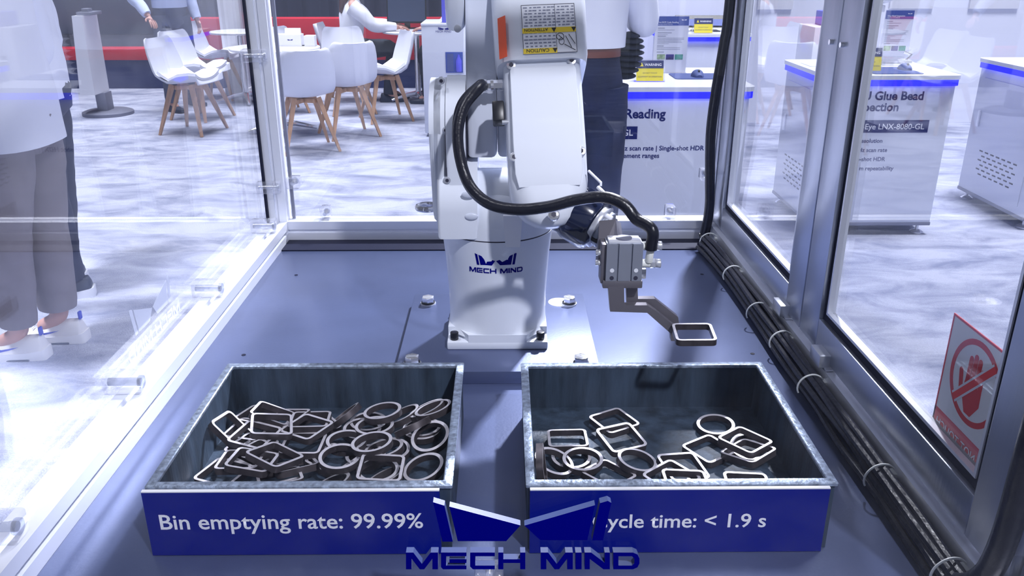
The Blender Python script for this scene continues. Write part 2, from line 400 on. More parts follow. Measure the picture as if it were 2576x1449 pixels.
# rubber seal strips beside the left back post
b = B(); b.bb(-.634, -.628, 2.158, 2.168, .805, 2.04); b.obj('seal_strip', 'rubber_and_shade', cell, smooth=0)
b = B(); b.bb(-.574, -.566, 2.196, 2.204, .805, 2.04); b.obj('seal_strip', 'alu_dark', cell, smooth=0)
# clear clips
def clip(c, d, axis):
    k = B(); k.box(c, d, .004); o = k.obj('clear_clip', 'clear_acrylic', cell)
    s = B(); a = Vector(axis)*.5; v = Vector(c); h = Vector((d[0]*axis[0], d[1]*axis[1], d[2]*axis[2]))*.42
    s.cyl(v-h, v+h, min(d)*.20, seg=14); s.cyl(v+h*.9, v+h*1.12, min(d)*.32, seg=14); s.obj('clip_screw', 'clear_bracket', o)
for (x, y) in ((530, 745), (325, 985), (690, 585), (40, 1355)):
    p = atz(x, y, .804); clip((-.618, p.y, .822), (.062, .034, .034), (1, 0, 0))
for (x, y, z) in ((690, 458, 0), (690, 120, 0)):
    p = atx(x, y, -.618); clip((-.618, 2.158, p.z), (.062, .026, .032), (1, 0, 0))
for (x, y) in ((820, 541), (1685, 541)):
    p = aty(x, y, 2.195); clip((p.x, 2.195, .822), (.026, .04, .036), (0, 1, 0))
for (x, y) in ((739, 458), (1777, 438)):
    p = aty(x, y, 2.192); clip((p.x, 2.192, p.z), (.034, .04, .030), (0, 1, 0))
p = aty(1230, 1452, .700); clip((p.x, .703, p.z), (.03, .03, .02), (0, 1, 0))
# doors on the right
def door(y0, y1, z0=.806, z1=2.045):
    xa, xb = .562, .590; sw = .085; bw = .058
    d = bpy.data.objects.new('door', None); COL.objects.link(d); d.parent = cell; d.location = -wloc(cell)
    for ya, yb in ((y0, y0+sw), (y1-sw, y1)):
        b = B(); b.bb(xa, xb, ya+.001, yb, z0, z1, .0015); b.obj('door_stile', 'brushed', d)
    for za, zb in ((z0, z0+bw), (z1-bw, z1)):
        b = B(); b.bb(xa, xb, y0+sw, y1-sw, za, zb, .0015); b.obj('door_rail', 'brushed', d)
    iy0, iy1, iz0, iz1 = y0+sw, y1-sw, z0+bw, z1-bw
    g = B(); w = .014
    g.frame([(iy0, iz0), (iy1, iz0), (iy1, iz1), (iy0, iz1)], [(iy0+w, iz0+w), (iy1-w, iz0+w), (iy1-w, iz1-w), (iy0+w, iz1-w)], (.570, 0, 0), Y3, Z3, X3, .012); g.obj('gasket', 'rubber_and_shade', d, smooth=0)
    g = B(); w2 = w+.005
    g.frame([(iy0+w, iz0+w), (iy1-w, iz0+w), (iy1-w, iz1-w), (iy0+w, iz1-w)], [(iy0+w2, iz0+w2), (iy1-w2, iz0+w2), (iy1-w2, iz1-w2), (iy0+w2, iz1-w2)], (.568, 0, 0), Y3, Z3, X3, .014); g.obj('glazing_bead', 'alu', d, smooth=0)
    g = B(); g.bb(.577, .582, iy0+w2, iy1-w2, iz0+w2, iz1-w2); g.obj('door_pane', 'pane', d, smooth=0)
    return d
door(1.462, 2.168); dB = door(.757, 1.458)
for yy in (1.435, 1.485):
    for (dz) in (0,):
        p = atx(2130 if yy > 1.45 else 2150, 12, .562); b = B(); b.cyl((.562, yy, 1.33), (.556, yy, 1.33), .0045, seg=12); b.obj('stile_screw', 'chrome', dB)
for (x, y) in ((1965, 785), (2065, 910)):
    p = atz(x, y, .803); k = bpy.data.objects.new('door_catch', None); COL.objects.link(k); k.parent = cell; k.location = -wloc(cell)
    b = B(); b.bb(.543, .570, p.y-.024, p.y+.024, .802, .826, .002); b.obj('catch_body', 'steel', k)
    b = B(); b.bb(.5705, .574, p.y-.028, p.y+.028, .802, .830, .001); b.obj('catch_plate', 'chrome', k)
    b = B(); b.bb(.552, .566, p.y-.034, p.y-.022, .801, .804, .0005); b.obj('catch_foot', 'steel', k)
# clear bracket on the front right post
p = aty(2530, 1360, .745); b = B(); b.box((p.x+.01, .745, p.z), (.045, .005, .04), .004); b.obj('clear_bracket', 'clear_acrylic', cell)

# 3-D company letters on the front pane
def f_front(x, y): return aty(1000 + x*.24845, 1180 + y*.24845, .700)
t = thing('logo_lettering', 'large navy company emblem and letters fixed on the front pane', 'logo', (.02, .704, .80))
logo(t, f_front, Y3, .0085, 'logo_navy', 'letter_side')
# the same mark in white on the outside of the left pane
def f_left(x, y):
    k = .24/2365
    return Vector((-.6412, 1.538 - (x-85)*k,   .815 + (1015-y)*k*1.25))
t = thing('logo_lettering', 'white company emblem and letters on the left side pane', 'logo', (-.6412, 1.42, .81))
logo(t, f_left, -X3, .0006, 'frosted')

# do-not-touch sticker on the right pane
t = thing('warning_sticker', 'white and red do not touch sticker on the door pane', 'sticker', (.584, .98, .86))
sy0, sy1, sz0, sz1 = .895, 1.043, .868, 1.05
p_ = [atx(2400, 785, .583), atx(2345, 1070, .583)]; sy1 = (p_[0].y+p_[1].y)/2; sz1 = p_[0].z; sz0 = p_[1].z; sy0 = sy1 - .15
b = B(); b.bb(.5825, .5832, sy0, sy1, sz0, sz1); b.obj('sheet', 'board_white', t, smooth=0)
def sk(poly, name, m='sticker_red', hole=None, x=.5822, th=.0013):
    b = B()
    if hole: b.frame(poly, hole, (x, 0, 0), Y3, Z3, X3, th)
    else: tri_prism(b, poly, lambda a, c: Vector((x, a, c)), X3, th)
    b.obj(name, m, t, smooth=0)
e = .003
sk([(sy0, sz0), (sy1, sz0), (sy1, sz1), (sy0, sz1)], 'border', hole=[(sy0+e, sz0+e), (sy1-e, sz0+e), (sy1-e, sz1-e), (sy0+e, sz1-e)])
bh = (sz1-sz0)*.19
sk([(sy0, sz0), (sy1, sz0), (sy1, sz0+bh), (sy0, sz0+bh)], 'caption_band')
cyy, czz, rr = (sy0+sy1)/2+.002, sz0+bh+(sz1-sz0-bh)*.52, .056
sk(circ(rr, 48, cyy, czz), 'prohibition_ring', hole=circ(rr-.0075, 48, cyy, czz))
def rot(poly, a, ox, oy): return [(ox+(x-ox)*math.cos(a)-(y-oy)*math.sin(a), oy+(x-ox)*math.sin(a)+(y-oy)*math.cos(a)) for x, y in poly]
# hand: palm, four fingers, thumb
hx, hz = cyy, czz-.012
sk([(hx-.019, hz+.008), (hx+.019, hz+.008), (hx+.021, hz-.01), (hx+.008, hz-.032), (hx-.006, hz-.032), (hx-.020, hz-.012)], 'hand_palm', x=.58215)
for i, (dx, top) in enumerate(((-.0145, .030), (-.005, .040), (.0047, .042), (.0143, .036))):
    sk(rrect(.0085, top+.004, .004, 3, hx+dx, hz+.005+top/2), 'hand_finger', x=.5821)
sk(rot(rrect(.0085, .034, .004, 3, hx+.027, hz+.004), -.25, hx+.024, hz), 'hand_thumb', x=.5821)
sk(rot([(cyy-rr+.004, czz-.0075), (cyy+rr-.004, czz-.0075), (cyy+rr-.004, czz+.0075), (cyy-rr+.004, czz+.0075)], -.80, cyy, czz), 'bar_gap', 'sticker_white', x=.5820, th=.0016)
sk(rot([(cyy-rr+.004, czz-.0045), (cyy+rr-.004, czz-.0045), (cyy+rr-.004, czz+.0045), (cyy-rr+.004, czz+.0045)], -.80, cyy, czz), 'prohibition_bar', x=.5819, th=.0018)
text('caption', 'DO NOT TOUCH', 'white_print', (.5818, (sy0+sy1)/2, sz0+bh*.28), Y3, Z3, width=.128, parent=t, align='c', bold=.01, lift=0)

# cables along the right rail
cb = thing('cable_bundle', 'bundle of black cables tied along the right rail', 'cables', (.52, 1.4, .752))
path = [(1772, 612), (1800, 640), (1850, 702), (1925, 800), (2000, 902), (2075, 1003), (2150, 1104), (2240, 1210), (2330, 1322), (2440, 1440), (2520, 1530)]
PP = [atz(x, y, .772) for x, y in path]
for i, p in enumerate(PP): p.x = min(p.x, .536)
offs = [(-.004, 0), (.006, .010), (-.012, .004), (.010, -.004), (-.008, .014), (.002, .018), (-.016, -.010), (.004, -.010)]
for k, (dx, dz) in enumerate(offs):
    q = []
    for i, p in enumerate(PP):
        w = random.Random(k*31+i); q.append(p + Vector((dx + w.uniform(-.003, .003), 0, max(-.0155, dz + w.uniform(-.003, .003)))))
    b = B(); b.tube(smoothpath(q, 6), .0058, 8); b.obj('cable', 'hose', cb)
for (x, y) in ((1785, 606), (1850, 690), (1908, 785), (1972, 858), (2042, 970), (2242, 1200), (2440, 1440)):
    p = atz(x, y, .778); p.x = min(p.x, .534)-.002; k = bpy.data.objects.new('cable_tie', None); COL.objects.link(k); k.parent = cb; k.location = -wloc(cb)
    b = B(); b.tube([p + Vector((.024*math.cos(a), .004*math.cos(a), .022*math.sin(a)-.001)) for a in [math.radians(g) for g in range(-20, 215, 12)]], .0016, 6); b.obj('tie_strap', 'tie_white', k)
    b = B(); b.box(p + Vector((.022, 0, .006)), (.014, .016, .007), .001); b.obj('tie_anchor', 'tie_white', k)
hp = [(1838, -10), (1822, 110), (1800, 240), (1788, 340), (1786, 440), (1785, 520), (1772, 590), (1760, 612)]
Q = [aty(x, y, 2.135) for x, y in hp]
for q in Q: q.z = max(q.z, .768)
top = Q[0].copy(); Q = [Vector((top.x+.005, 2.14, 2.03))] + Q
b = B(); b.tube(smoothpath(Q, 6), .013, 12); tag(b.obj('power_hose', 'hose'), 'thick black cable hanging down the back right post', 'cable')
# cable at the front right post
Q = [Vector((.530, .80, .77)), Vector((.537, .765, .80)), Vector((.543, .748, .86)), Vector((.545, .745, 1.0)), Vector((.545, .742, 1.4)), Vector((.545, .742, 2.03))]
for k in (0,):
    b = B(); b.tube(smoothpath(Q, 6), .014, 12); o = b.obj('post_cable', 'hose'); tag(o, 'black cable tied up the front right post', 'cable')

# ================================================================== robot
RX, RY, PZ = -.0135, 1.53, .775
mp = thing('mounting_plate', 'dark steel mounting plate bolted to the table beneath the robot', 'plate', (-.013, 1.53, TZ))
b = B(); b.bb(-.197, .172, 1.345, 1.718, TZ, PZ, .001); b.obj('plate', 'mount_plate', mp)
for x, y in ((-.163, 1.661), (.138, 1.658), (-.168, 1.375), (.139, 1.372)):
    k = bpy.data.objects.new('hex_bolt', None); COL.objects.link(k); k.parent = mp; k.location = -wloc(mp)
    b = B(); b.cyl((x, y, PZ), (x, y, PZ+.003), .0165, seg=24); b.obj('washer', 'steel', k)
    b = B(); b.cyl((x, y, PZ+.003), (x, y, PZ+.0055), .0145, seg=24); b.obj('spring_washer', 'black_plastic', k)
    b = B(); b.cyl((x, y, PZ+.0055), (x, y, PZ+.017), .0135, seg=6, bev=.0012); b.obj('bolt_head', 'chrome', k)
b = B(); b.cyl((.118, 1.668, PZ), (.118, 1.668, PZ+.0008), .024, seg=32); tag(b.obj('round_label', 'poster_white'), 'round white paper label on the plate beside the robot', 'label')

rob = thing('industrial_robot', 'white six-axis industrial robot arm holding a gripper in the cell', 'robot', (RX, RY, PZ))
b = B(); b.bb(RX-.095, RX+.095, RY-.095, RY+.095, PZ, PZ+.016, .003)
c = .04; s_ = .0945
b.prism([(-s_+c, -s_), (s_-c, -s_), (s_-c*.55, -s_+c*.75), (s_-c*.55, -s_+c), (s_, -s_+c), (s_, s_-c), (s_-c, s_-c*.6), (s_-c, s_), (-s_+c, s_), (-s_+c, s_-c*.6), (-s_, s_-c), (-s_, -s_+c), (-s_+c*.55, -s_+c), (-s_+c*.55, -s_+c*.75)], (RX, RY, PZ+.012), X3, Y3, Z3, .018)
b.obj('base_flange', 'robot_white', rob)
for sx in (-1, 1):
    for sy in (-1, 1):
        x, y = RX+sx*.0815, RY+sy*.0815; b = B(); b.cyl((x, y, PZ+.016), (x, y, PZ+.031), .0078, seg=18, bev=.001); o = b.obj('cap_screw', 'black_plastic', rob)
        b = B(); b.cyl((x, y, PZ+.0308), (x, y, PZ+.0313), .0042, seg=6); b.obj('hex_socket', 'seam', o)
col_prof = [(.104, PZ+.022), (.0975, PZ+.030), (.0935, PZ+.05), (.0945, PZ+.09), (.099, PZ+.16), (.1045, .985), (.1048, .990)]
b = B(); b.lathe(col_prof, (RX, RY, 0), 64)
for v in b.bm.verts:      # keep the foot inside the flange
    if v.co.z < PZ+.05:
        v.co.x = max(RX-.094, min(RX+.094, v.co.x)); v.co.y = max(RY-.094, min(RY+.094, v.co.y))
b.obj('base_column', 'robot_white', rob)
b = B(); b.lathe([(.1035, .989), (.1035, .9935)], (RX, RY, 0), 64); b.obj('joint_seam', 'seam', rob)
def col_r(z):
    for (r0, z0), (r1, z1) in zip(col_prof, col_prof[1:]):
        if z0 <= z <= z1: return r0 + (r1-r0)*(z-z0)/(z1-z0)
    return .1
LZ = aty(1246, 672, RY-.098).z; LX = aty(1247, 678, RY-.098).x
def f_col(x, y):
    k = .1015/2365; z = LZ + (800-y)*k*1.30; r = col_r(z)+.0006; a = ((x-1262)*k + LX-RX)/r
    return Vector((RX + r*math.sin(a), RY - r*math.cos(a), z))
lg = bpy.data.objects.new('column_logo', None); COL.objects.link(lg); lg.parent = rob; lg.location = -wloc(rob)
logo(lg, f_col, Y3, .0005, 'logo_navy')
# turret
b = B(); b.lathe([(.1045, .9925), (.1050, 1.02), (.1035, 1.045), (.094, 1.066), (.075, 1.078), (.04, 1.083)], (RX, RY, 0), 64)
b.cyl((RX-.075, RY-.03, 1.05), (RX+.085, RY-.03, 1.05), .058, seg=40, bev=.008); b.obj('turret', 'robot_white', rob)
p = aty(1290, 580, RY-.107)
b = B(); b.prism([(-.017, .028), (.017, .028), (.013, -.030), (-.013, -.030)], p + Y3*.012, X3, Z3, -Y3, .016); b.obj('stop_block', 'sticker_white', rob)
# left shoulder tower
def stadium(y, z, r, zb, wb, n=20): return [(y + r*math.cos(PI*i/n), z + r*math.sin(PI*i/n)) for i in range(n+1)] + [(y-wb, zb), (y+wb, zb)]
def yz_solid(name, m, x0, x1, poly, bev=.008, parent=rob):
    b = B(); b.prism(poly, (x0, 0, 0), Y3, Z3, X3, x1-x0)
    ed = [e for e in b.bm.edges if abs(e.verts[0].co.x-e.verts[1].co.x) < 1e-6]
    bmesh.ops.bevel(b.bm, geom=ed, offset=bev, segments=3, affect='EDGES', profile=.5); return b.obj(name, m, parent)
yz_solid('shoulder_tower', 'robot_white', -.100, -.066, stadium(RY-.005, 1.182, .088, .998, .080), .006)
yz_solid('shoulder_cover', 'robot_white', -.129, -.1005, stadium(RY-.005, 1.182, .084, 1.015, .070), .020)
yz_solid('cover_seam', 'seam', -.1006, -.0996, stadium(RY-.005, 1.182, .0862, 1.005, .078), .0002)
yz_solid('cover_seam', 'seam', -.0665, -.0655, stadium(RY-.005, 1.182, .0862, 1.005, .078), .0002)
yz_solid('shoulder_foot', 'robot_white', -.118, -.047, stadium(RY-.015, 1.045, .088, .996, .085), .006)
for (x, y) in ((1122, 327), (1125, 453), (1110, 203)):
    p = aty(x, y, 1.443 if y > 210 else 1.47); b = B(); b.cyl(p + Y3*.006, p - Y3*.003, .0065, seg=16, bev=.001); o = b.obj('cover_screw', 'steel', rob)
    b = B(); b.cyl(p - Y3*.0028, p - Y3*.0034, .0034, seg=6); b.obj('hex_socket', 'seam', o)
for (x, y) in ((1178, 490), (1186, 545)):
    p = aty(x, y, 1.427); b = B(); b.sph(p, .012, (1, .25, .55)); b.obj('blind_plug', 'robot_grey', rob)
# eye bolt
p = PD(1075, 521, 1.56); b = B(); R_ = .018
b.tube([p + Vector((R_*math.cos(a), R_*math.sin(a), .0)) for a in [2*PI*i/28 for i in range(29)]], .0055, 10); b.cyl(p + X3*.018, p + X3*.043, .007, seg=14); b.cyl(p + X3*.026, p + X3*.030, .013, seg=20); b.obj('eye_bolt', 'chrome', rob)
# upper arm
ua = [(RY+.075, 1.135), (RY+.085, 1.20), (RY+.075, 1.29), (RY+.085, 1.40), (RY+.12, 1.50), (RY+.12, 1.60), (RY+.0, 1.60), (RY-.0, 1.50), (RY-.0, 1.40), (RY-.02, 1.31), (RY-.06, 1.22), (RY-.06, 1.135)]
yz_solid('upper_arm', 'robot_grey', -.0655, -.012, ua, .010)  # arm and hub: their shade is put into the greyer colour
yz_solid('upper_arm_hub', 'robot_grey', -.011, .012, [(RY+.07, 1.135), (RY+.07, 1.25), (RY+.03, 1.29), (RY-.02, 1.29), (RY-.055, 1.25), (RY-.055, 1.135)], .008)
yz_solid('upper_arm_cover', 'robot_white', -.100, -.067, [(RY+.05, 1.345), (RY+.09, 1.40), (RY+.11, 1.52), (RY+.08, 1.61), (RY-.02, 1.62), (RY-.05, 1.52), (RY-.035, 1.40), (RY+.0, 1.345)], .012)
p = aty(1151, 72, RY-.04); b = B(); b.cyl(p + Y3*.006, p - Y3*.002, .0065, seg=16, bev=.001); b.obj('cover_screw', 'steel', rob)
# forearm
FA = PD(1364, 150, 1.40); FB = PD(1387, 540, 1.355)
ft = (FB-FA).normalized(); fu = (X3 - ft*X3.dot(ft)).normalized(); fn = ft.cross(fu)   # fn towards camera side
if fn.y > 0: fn = -fn
FL = (FB-FA).length
def fsec(k, w, d, r, cd=0): c = FA + ft*k - fn*(.055) + fn*cd; return [c + fu*x + fn*y for x, y in rrect(w, d, r, 6)]
secs = [fsec(-.03, .128, .110, .022), fsec(.02, .131, .112, .022), fsec(FL*.55, .132, .112, .024), fsec(FL*.76, .131, .106, .028, .002), fsec(FL*.86, .126, .092, .036, .008), fsec(FL*.945, .110, .074, .034, .014), fsec(FL*1.005, .084, .052, .025, .019), fsec(FL*1.04, .052, .034, .016, .021), fsec(FL*1.052, .022, .018, .008, .021)]
b = B(); b.rings(secs); b.obj('forearm', 'robot_white', rob, smooth=50)
cv = [fsec(.012, .104, .004, .0015, .0575), fsec(.02, .110, .006, .002, .0575), fsec(FL*.55, .112, .006, .002, .0575), fsec(FL*.74, .110, .006, .002, .0560), fsec(FL*.82, .100, .004, .0015, .052)]
b = B(); b.rings(cv); b.obj('forearm_cover', 'robot_white', rob, smooth=50)
def on_fore(px_, py_, lift=.003):
    d = ray(px_, py_); o = FA + fn*lift; k = (o-CAM).dot(fn)/d.dot(fn); return CAM + d*k
for (x, y) in ((1286, 164), (1438, 152), (1294, 395), (1462, 380)):
    p = on_fore(x, y); b = B(); b.cyl(p - fn*.006, p + fn*.0015, .0080, seg=18, bev=.001); o = b.obj('cover_screw', 'steel', rob)
    b = B(); b.cyl(p + fn*.001, p + fn*.0018, .0042, seg=6); b.obj('hex_socket', 'seam', o)
# elbow housing above
hs = [fsec(-.20, .160, .150, .03, -.006), fsec(-.10, .160, .150, .03, -.005), fsec(-.012, .156, .148, .03, -.004), fsec(.004, .150, .142, .03, -.004)]
b = B(); b.rings(hs); b.obj('elbow_housing', 'robot_white', rob, smooth=50)
hn = .0732
def on_house(px_, py_):
    d = ray(px_, py_); o = FA + fn*(.0732-.055-.004+.0012); k = (o-CAM).dot(fn)/d.dot(fn); return CAM + d*k
O = on_house(1381, 72)
st = bpy.data.objects.new('caution_sticker', None); COL.objects.link(st); st.parent = rob; st.location = -wloc(rob); st['label'] = 'upside-down caution and attention sticker'
su, sv = -fu, -ft*-1      # upside down: reads from the other side
su = -fu; sv = ft         # text right = picture left, text up = picture down
wS = (on_house(1448, 72)-on_house(1313, 72)).length; hS = (on_house(1381, 135)-on_house(1381, 12)).length
def srect(name, m, x0, x1, y0, y1, l=0): b = B(); b.prism([(x0, y0), (x1, y0), (x1, y1), (x0, y1)], O + fn*l, su, sv, fn, .0004); b.obj(name, m, st, smooth=0)
srect('sheet', 'sticker_white', -wS/2, wS/2, -hS/2, hS/2)
for (x0, x1, y0, y1) in ((-wS/2, wS/2, hS/2-.0008, hS/2), (-wS/2, wS/2, -hS/2, -hS/2+.0008), (-wS/2, -wS/2+.0008, -hS/2, hS/2), (wS/2-.0008, wS/2, -hS/2, hS/2), (-wS*.13, -wS*.13+.0006, -hS/2, hS/2)): srect('frame_line', 'seam', x0, x1, y0, y1, .0004)
bhh = hS*.105
for nm, y0, x0, x1 in (('caution_band', hS/2-bhh, -wS*.13, wS/2), ('attention_band', hS*-.02, -wS*.13, wS/2), ('attention_band', hS*-.02, -wS/2, -wS*.13)):
    srect(nm, 'yellow', x0, x1, y0, y0+bhh, .0005)
text('lettering', 'CAUTION', 'black_plastic', O + su*(.02*wS) + sv*(hS/2-bhh*.88), su, sv, width=wS*.42, parent=st, bold=.01, lift=.0012)
text('lettering', 'ATTENTION', 'black_plastic', O + su*(.02*wS) + sv*(hS*-.02+bhh*.12), su, sv, width=wS*.44, parent=st, bold=.01, lift=.0012)
for x_, y_ in ((-.09, hS/2-bhh), (-.09, hS*-.02), (-.46, hS*-.02)):
    b = B(); b.prism([(x_*wS-.004, y_+.0008), (x_*wS+.004, y_+.0008), (x_*wS, y_+bhh-.0005)], O + fn*.0009, su, sv, fn, .0003); b.obj('warning_triangle', 'black_plastic', st, smooth=0)
for r_ in range(5):
    y0 = hS/2 - bhh - hS*.055 - r_*hS*.068
    for k in range(7):
        x0 = -wS*.11 + k*wS*.085; srect('print_line', 'grey_print', x0, x0 + wS*(.045+.03*((r_*7+k*3) % 3)/2), y0, y0+.0019, .0004)
for r_ in range(7):
    y0 = hS*-.02 - hS*.06 - r_*hS*.062
    for k in range(11):
        x0 = -wS*.48 + k*wS*.087; srect('print_line', 'grey_print', x0, x0 + wS*(.04+.035*((r_*5+k*2) % 3)/2), y0, y0+.0018, .0004)
def ring_on(cx_, cy_, r, m='black_plastic', tw=.0009, sx=1):
    b = B(); b.frame([(cx_+x*sx, cy_+y) for x, y in circ(r, 24)], [(cx_+x*sx, cy_+y) for x, y in circ(r-tw, 24)], O + fn*.0004, su, sv, fn, .0004); b.obj('pictogram', m, st, smooth=0)
ring_on(-wS*.2, hS*.17, .0065); ring_on(-wS*.22, hS*.27, .0062, sx=.75)
for (a, c2) in (((-.27, .33), (-.47, .46)), ((-.30, .16), (-.40, .40)), ((-.36, .13), (-.47, .33)), ((-.17, .14), (-.23, .20))):
    b = B(); p0 = O + su*(a[0]*wS) + sv*(a[1]*hS) + fn*.0008; p1 = O + su*(c2[0]*wS) + sv*(c2[1]*hS) + fn*.0008; b.tube([p0, p1], .0005, 6); b.obj('pictogram', 'black_plastic', st)
# orange strip on the housing's corner
cA = on_house(1258, 44) - fn*.010; cB2 = on_house(1272, 146) - fn*.010
b = B(); b.prism([(0, 0), (.016, 0), (.016, (cB2-cA).length), (0, (cB2-cA).length)], cA - fu*.004 + fn*.006, (fu*.78+fn*.62).normalized(), ft, (fn*.78-fu*.62).normalized(), .0008); b.obj('orange_strip', 'orange', rob, smooth=0)
# connectors on the forearm's left side
p = on_fore(1243, 214, -.03)
b = B(); b.cyl(p - fu*.012, p + fu*.02, .0085, seg=6, bev=.001); b.cyl(p - fu*.018, p - fu*.012, .0105, seg=18, bev=.001); b.cyl(p - fu*.006, p - fu*.001, .0100, seg=18); b.obj('air_fitting', 'chrome', rob)
FIT = p - fu*.018
p = on_fore(1254, 286, -.03); b = B(); b.box((0, 0, 0), (.020, .030, .036), .003, Matrix.Translation(p) @ Matrix((fu, fn, -ft)).transposed().to_4x4()); b.obj('cable_socket', 'black_plastic', rob)
p2 = on_fore(1263, 308, -.012); b = B(); b.cyl(p2, p2 + fu*.016, .004, seg=12); b.obj('socket_screw', 'steel', rob)
# wrist
WA = PD(1428, 522, 1.415); WB = PD(1500, 566, 1.40); wd = (WB-WA).normalized()
b = B(); b.cyl(WA - wd*.02, WB, .046, .042, seg=36, bev=.008)
ws = wd.cross(fn).normalized()
b.box((0, 0, 0), (.092, .056, .06), .012, Matrix.Translation(WA + wd*.035) @ Matrix((ws, fn, wd)).transposed().to_4x4()); b.obj('wrist', 'wrist_dark', rob)
b = B(); p = PD(1393, 541, 1.345); b.cyl(p + fn*-.006, p + fn*.004, .0095, seg=20, bev=.0015); o = b.obj('wrist_screw', 'chrome', rob)
b = B(); b.cyl(p + fn*.0035, p + fn*.0046, .0045, seg=6); b.obj('hex_socket', 'seam', o)
b = B(); b.cyl(PD(1330, 436, 1.44), PD(1283, 436, 1.44), .044, seg=36, bev=.004); b.obj('wrist_motor_cap', 'black_plastic', rob)
b = B(); b.cyl(WB, WB + wd*.010, .038, seg=36, bev=.002); b.obj('tool_flange', 'steel', rob)
b = B(); b.cyl(WB + wd*.010, WB + wd*.019, .032, seg=36, bev=.002); b.obj('flange_spacer', 'gripper_alu', rob)
for a in range(4):
    q = WB + wd*.010 + (ws*math.cos(a*PI/2+.5) + ws.cross(wd)*math.sin(a*PI/2+.5))*.030; b = B(); b.cyl(q, q + wd*.012, .005, seg=12, bev=.001); b.obj('flange_screw', 'sticker_white' if a == 1 else 'black_plastic', rob)
# thin white wire clips above the wrist
b = B(); b.tube([PD(1481, 430, 1.37), PD(1512, 460, 1.35), PD(1511, 468, 1.35)], .0022, 8); b.obj('wire_clip', 'sticker_white', rob)
b = B(); b.tube([PD(1504, 471, 1.345), PD(1522, 489, 1.335)], .0034, 8); b.obj('wire_clip', 'sticker_white', rob)
# gripper
GD = 1.27
GC = PD(1567, 652, GD); gx0 = GC.x; gy = GC.y; gz = GC.z
br = WB + wd*.019
b = B(); b.tube([br, br + wd*.012, Vector((gx0-.020, gy+.030, gz+.040)), Vector((gx0-.028, gy+.016, gz-.01))], [.026, .024, .018, .014], 4); b.obj('bracket_neck', 'gripper_steel', rob, smooth=0)
b = B(); b.box((gx0-.030, gy+.004, gz-.004), (.008, .030, .062), .001); b.obj('bracket_plate', 'gripper_steel', rob)
for dz in (.012, -.004):
    b = B(); b.cyl((gx0-.034, gy-.004, gz+dz), (gx0-.042, gy-.004, gz+dz), .0045, seg=14, bev=.0008); b.obj('bracket_screw', 'chrome', rob)
b = B(); gw, gd, gh = .054, .034, .058; s2 = .0035
pr = [(-gw/2, -gd/2), (-.012, -gd/2), (-.012, -gd/2+.003), (-.0085, -gd/2+.003), (-.0085, -gd/2), (.0085, -gd/2), (.0085, -gd/2+.003), (.012, -gd/2+.003), (.012, -gd/2), (gw/2, -gd/2), (gw/2, gd/2), (-gw/2, gd/2)]
tri_prism(b, pr, lambda x, y: Vector((gx0+x, gy+y, gz-gh/2)), Z3, gh); b.obj('gripper_body', 'gripper_alu', rob, smooth=0)
b = B(); b.box((gx0, gy, gz+gh/2+.002), (.048, .030, .004), .001); b.obj('gripper_top', 'alu', rob)
b = B(); b.cyl((gx0, gy, gz+gh/2+.004), (gx0, gy, gz+gh/2+.006), .012, seg=24); b.obj('piston_cap', 'alu_dark', rob)
for dx in (-.018, .018):
    for dz in (-.012, -.024):
        b = B(); b.cyl((gx0+dx, gy-gd/2+.001, gz+dz), (gx0+dx, gy-gd/2-.0006, gz+dz), .0032, seg=14); b.obj('body_hole', 'sticker_white' if dz > -.02 else 'seam', rob)
b = B(); b.box((gx0-.001, gy, gz-gh/2-.006), (.060, .034, .012), .0015); b.obj('jaw_guide', 'gripper_steel', rob)
b = B(); b.box((gx0+.032, gy+.012, gz-gh/2+.002), (.012, .008, .016), .001); b.obj('guide_clip', 'steel', rob)
# air fittings on the right
for dz, L_ in ((.022, .030), (-.006, .030)):
    q = Vector((gx0+gw/2, gy-.002, gz+dz)); f = bpy.data.objects.new('air_fitting', None); COL.objects.link(f); f.parent = rob; f.location = -wloc(rob)
    b = B(); b.cyl(q, q + X3*.014, .0065, seg=16, bev=.001); b.obj('fitting_body', 'tie_white', f)
    b = B(); b.cyl(q + X3*.014, q + X3*.022, .0078, seg=6, bev=.0008); b.cyl(q + X3*.022, q + X3*L_, .007, seg=16, bev=.0008); b.obj('fitting_nut', 'steel', f)
    b = B(); b.cyl(q + Vector((.011, -.003, .003)), q + Vector((.013, -.004, .024)), .006, seg=14, bev=.001); b.obj('fitting_elbow', 'tie_white', f)
HE = Vector((gx0+gw/2+.013, gy-.007, gz+.018))
# fingers: the same bent outline twice, one behind the other
HELD = Vector((.273, 1.096, .955))
zl = gz-gh/2-.012
def fpx(x, y, Y): q = aty(x, y, Y); return (q.x, q.z)
yf = gy-.018
out_f = [fpx(x, y, yf) for x, y in ((1530, 722), (1570, 722), (1571, 768), (1628, 768), (1650, 782), (1702, 824), (1704, 838), (1699, 858), (1688, 858), (1686, 838), (1628, 787), (1535, 784))]
out_b = [fpx(x, y, yf+.020) for x, y in ((1575, 722), (1604, 722), (1605, 752), (1648, 752), (1706, 798), (1708, 812), (1702, 846), (1692, 850), (1690, 815), (1640, 772), (1577, 772))]
for nm, poly, Y_ in (('gripper_finger', out_f, yf), ('gripper_finger', out_b, yf+.020)):
    b = B(); tri_prism(b, poly, lambda x, z, Y_=Y_: Vector((x, Y_, z)), Y3, .012); b.obj(nm, 'gripper_steel', rob, smooth=0)
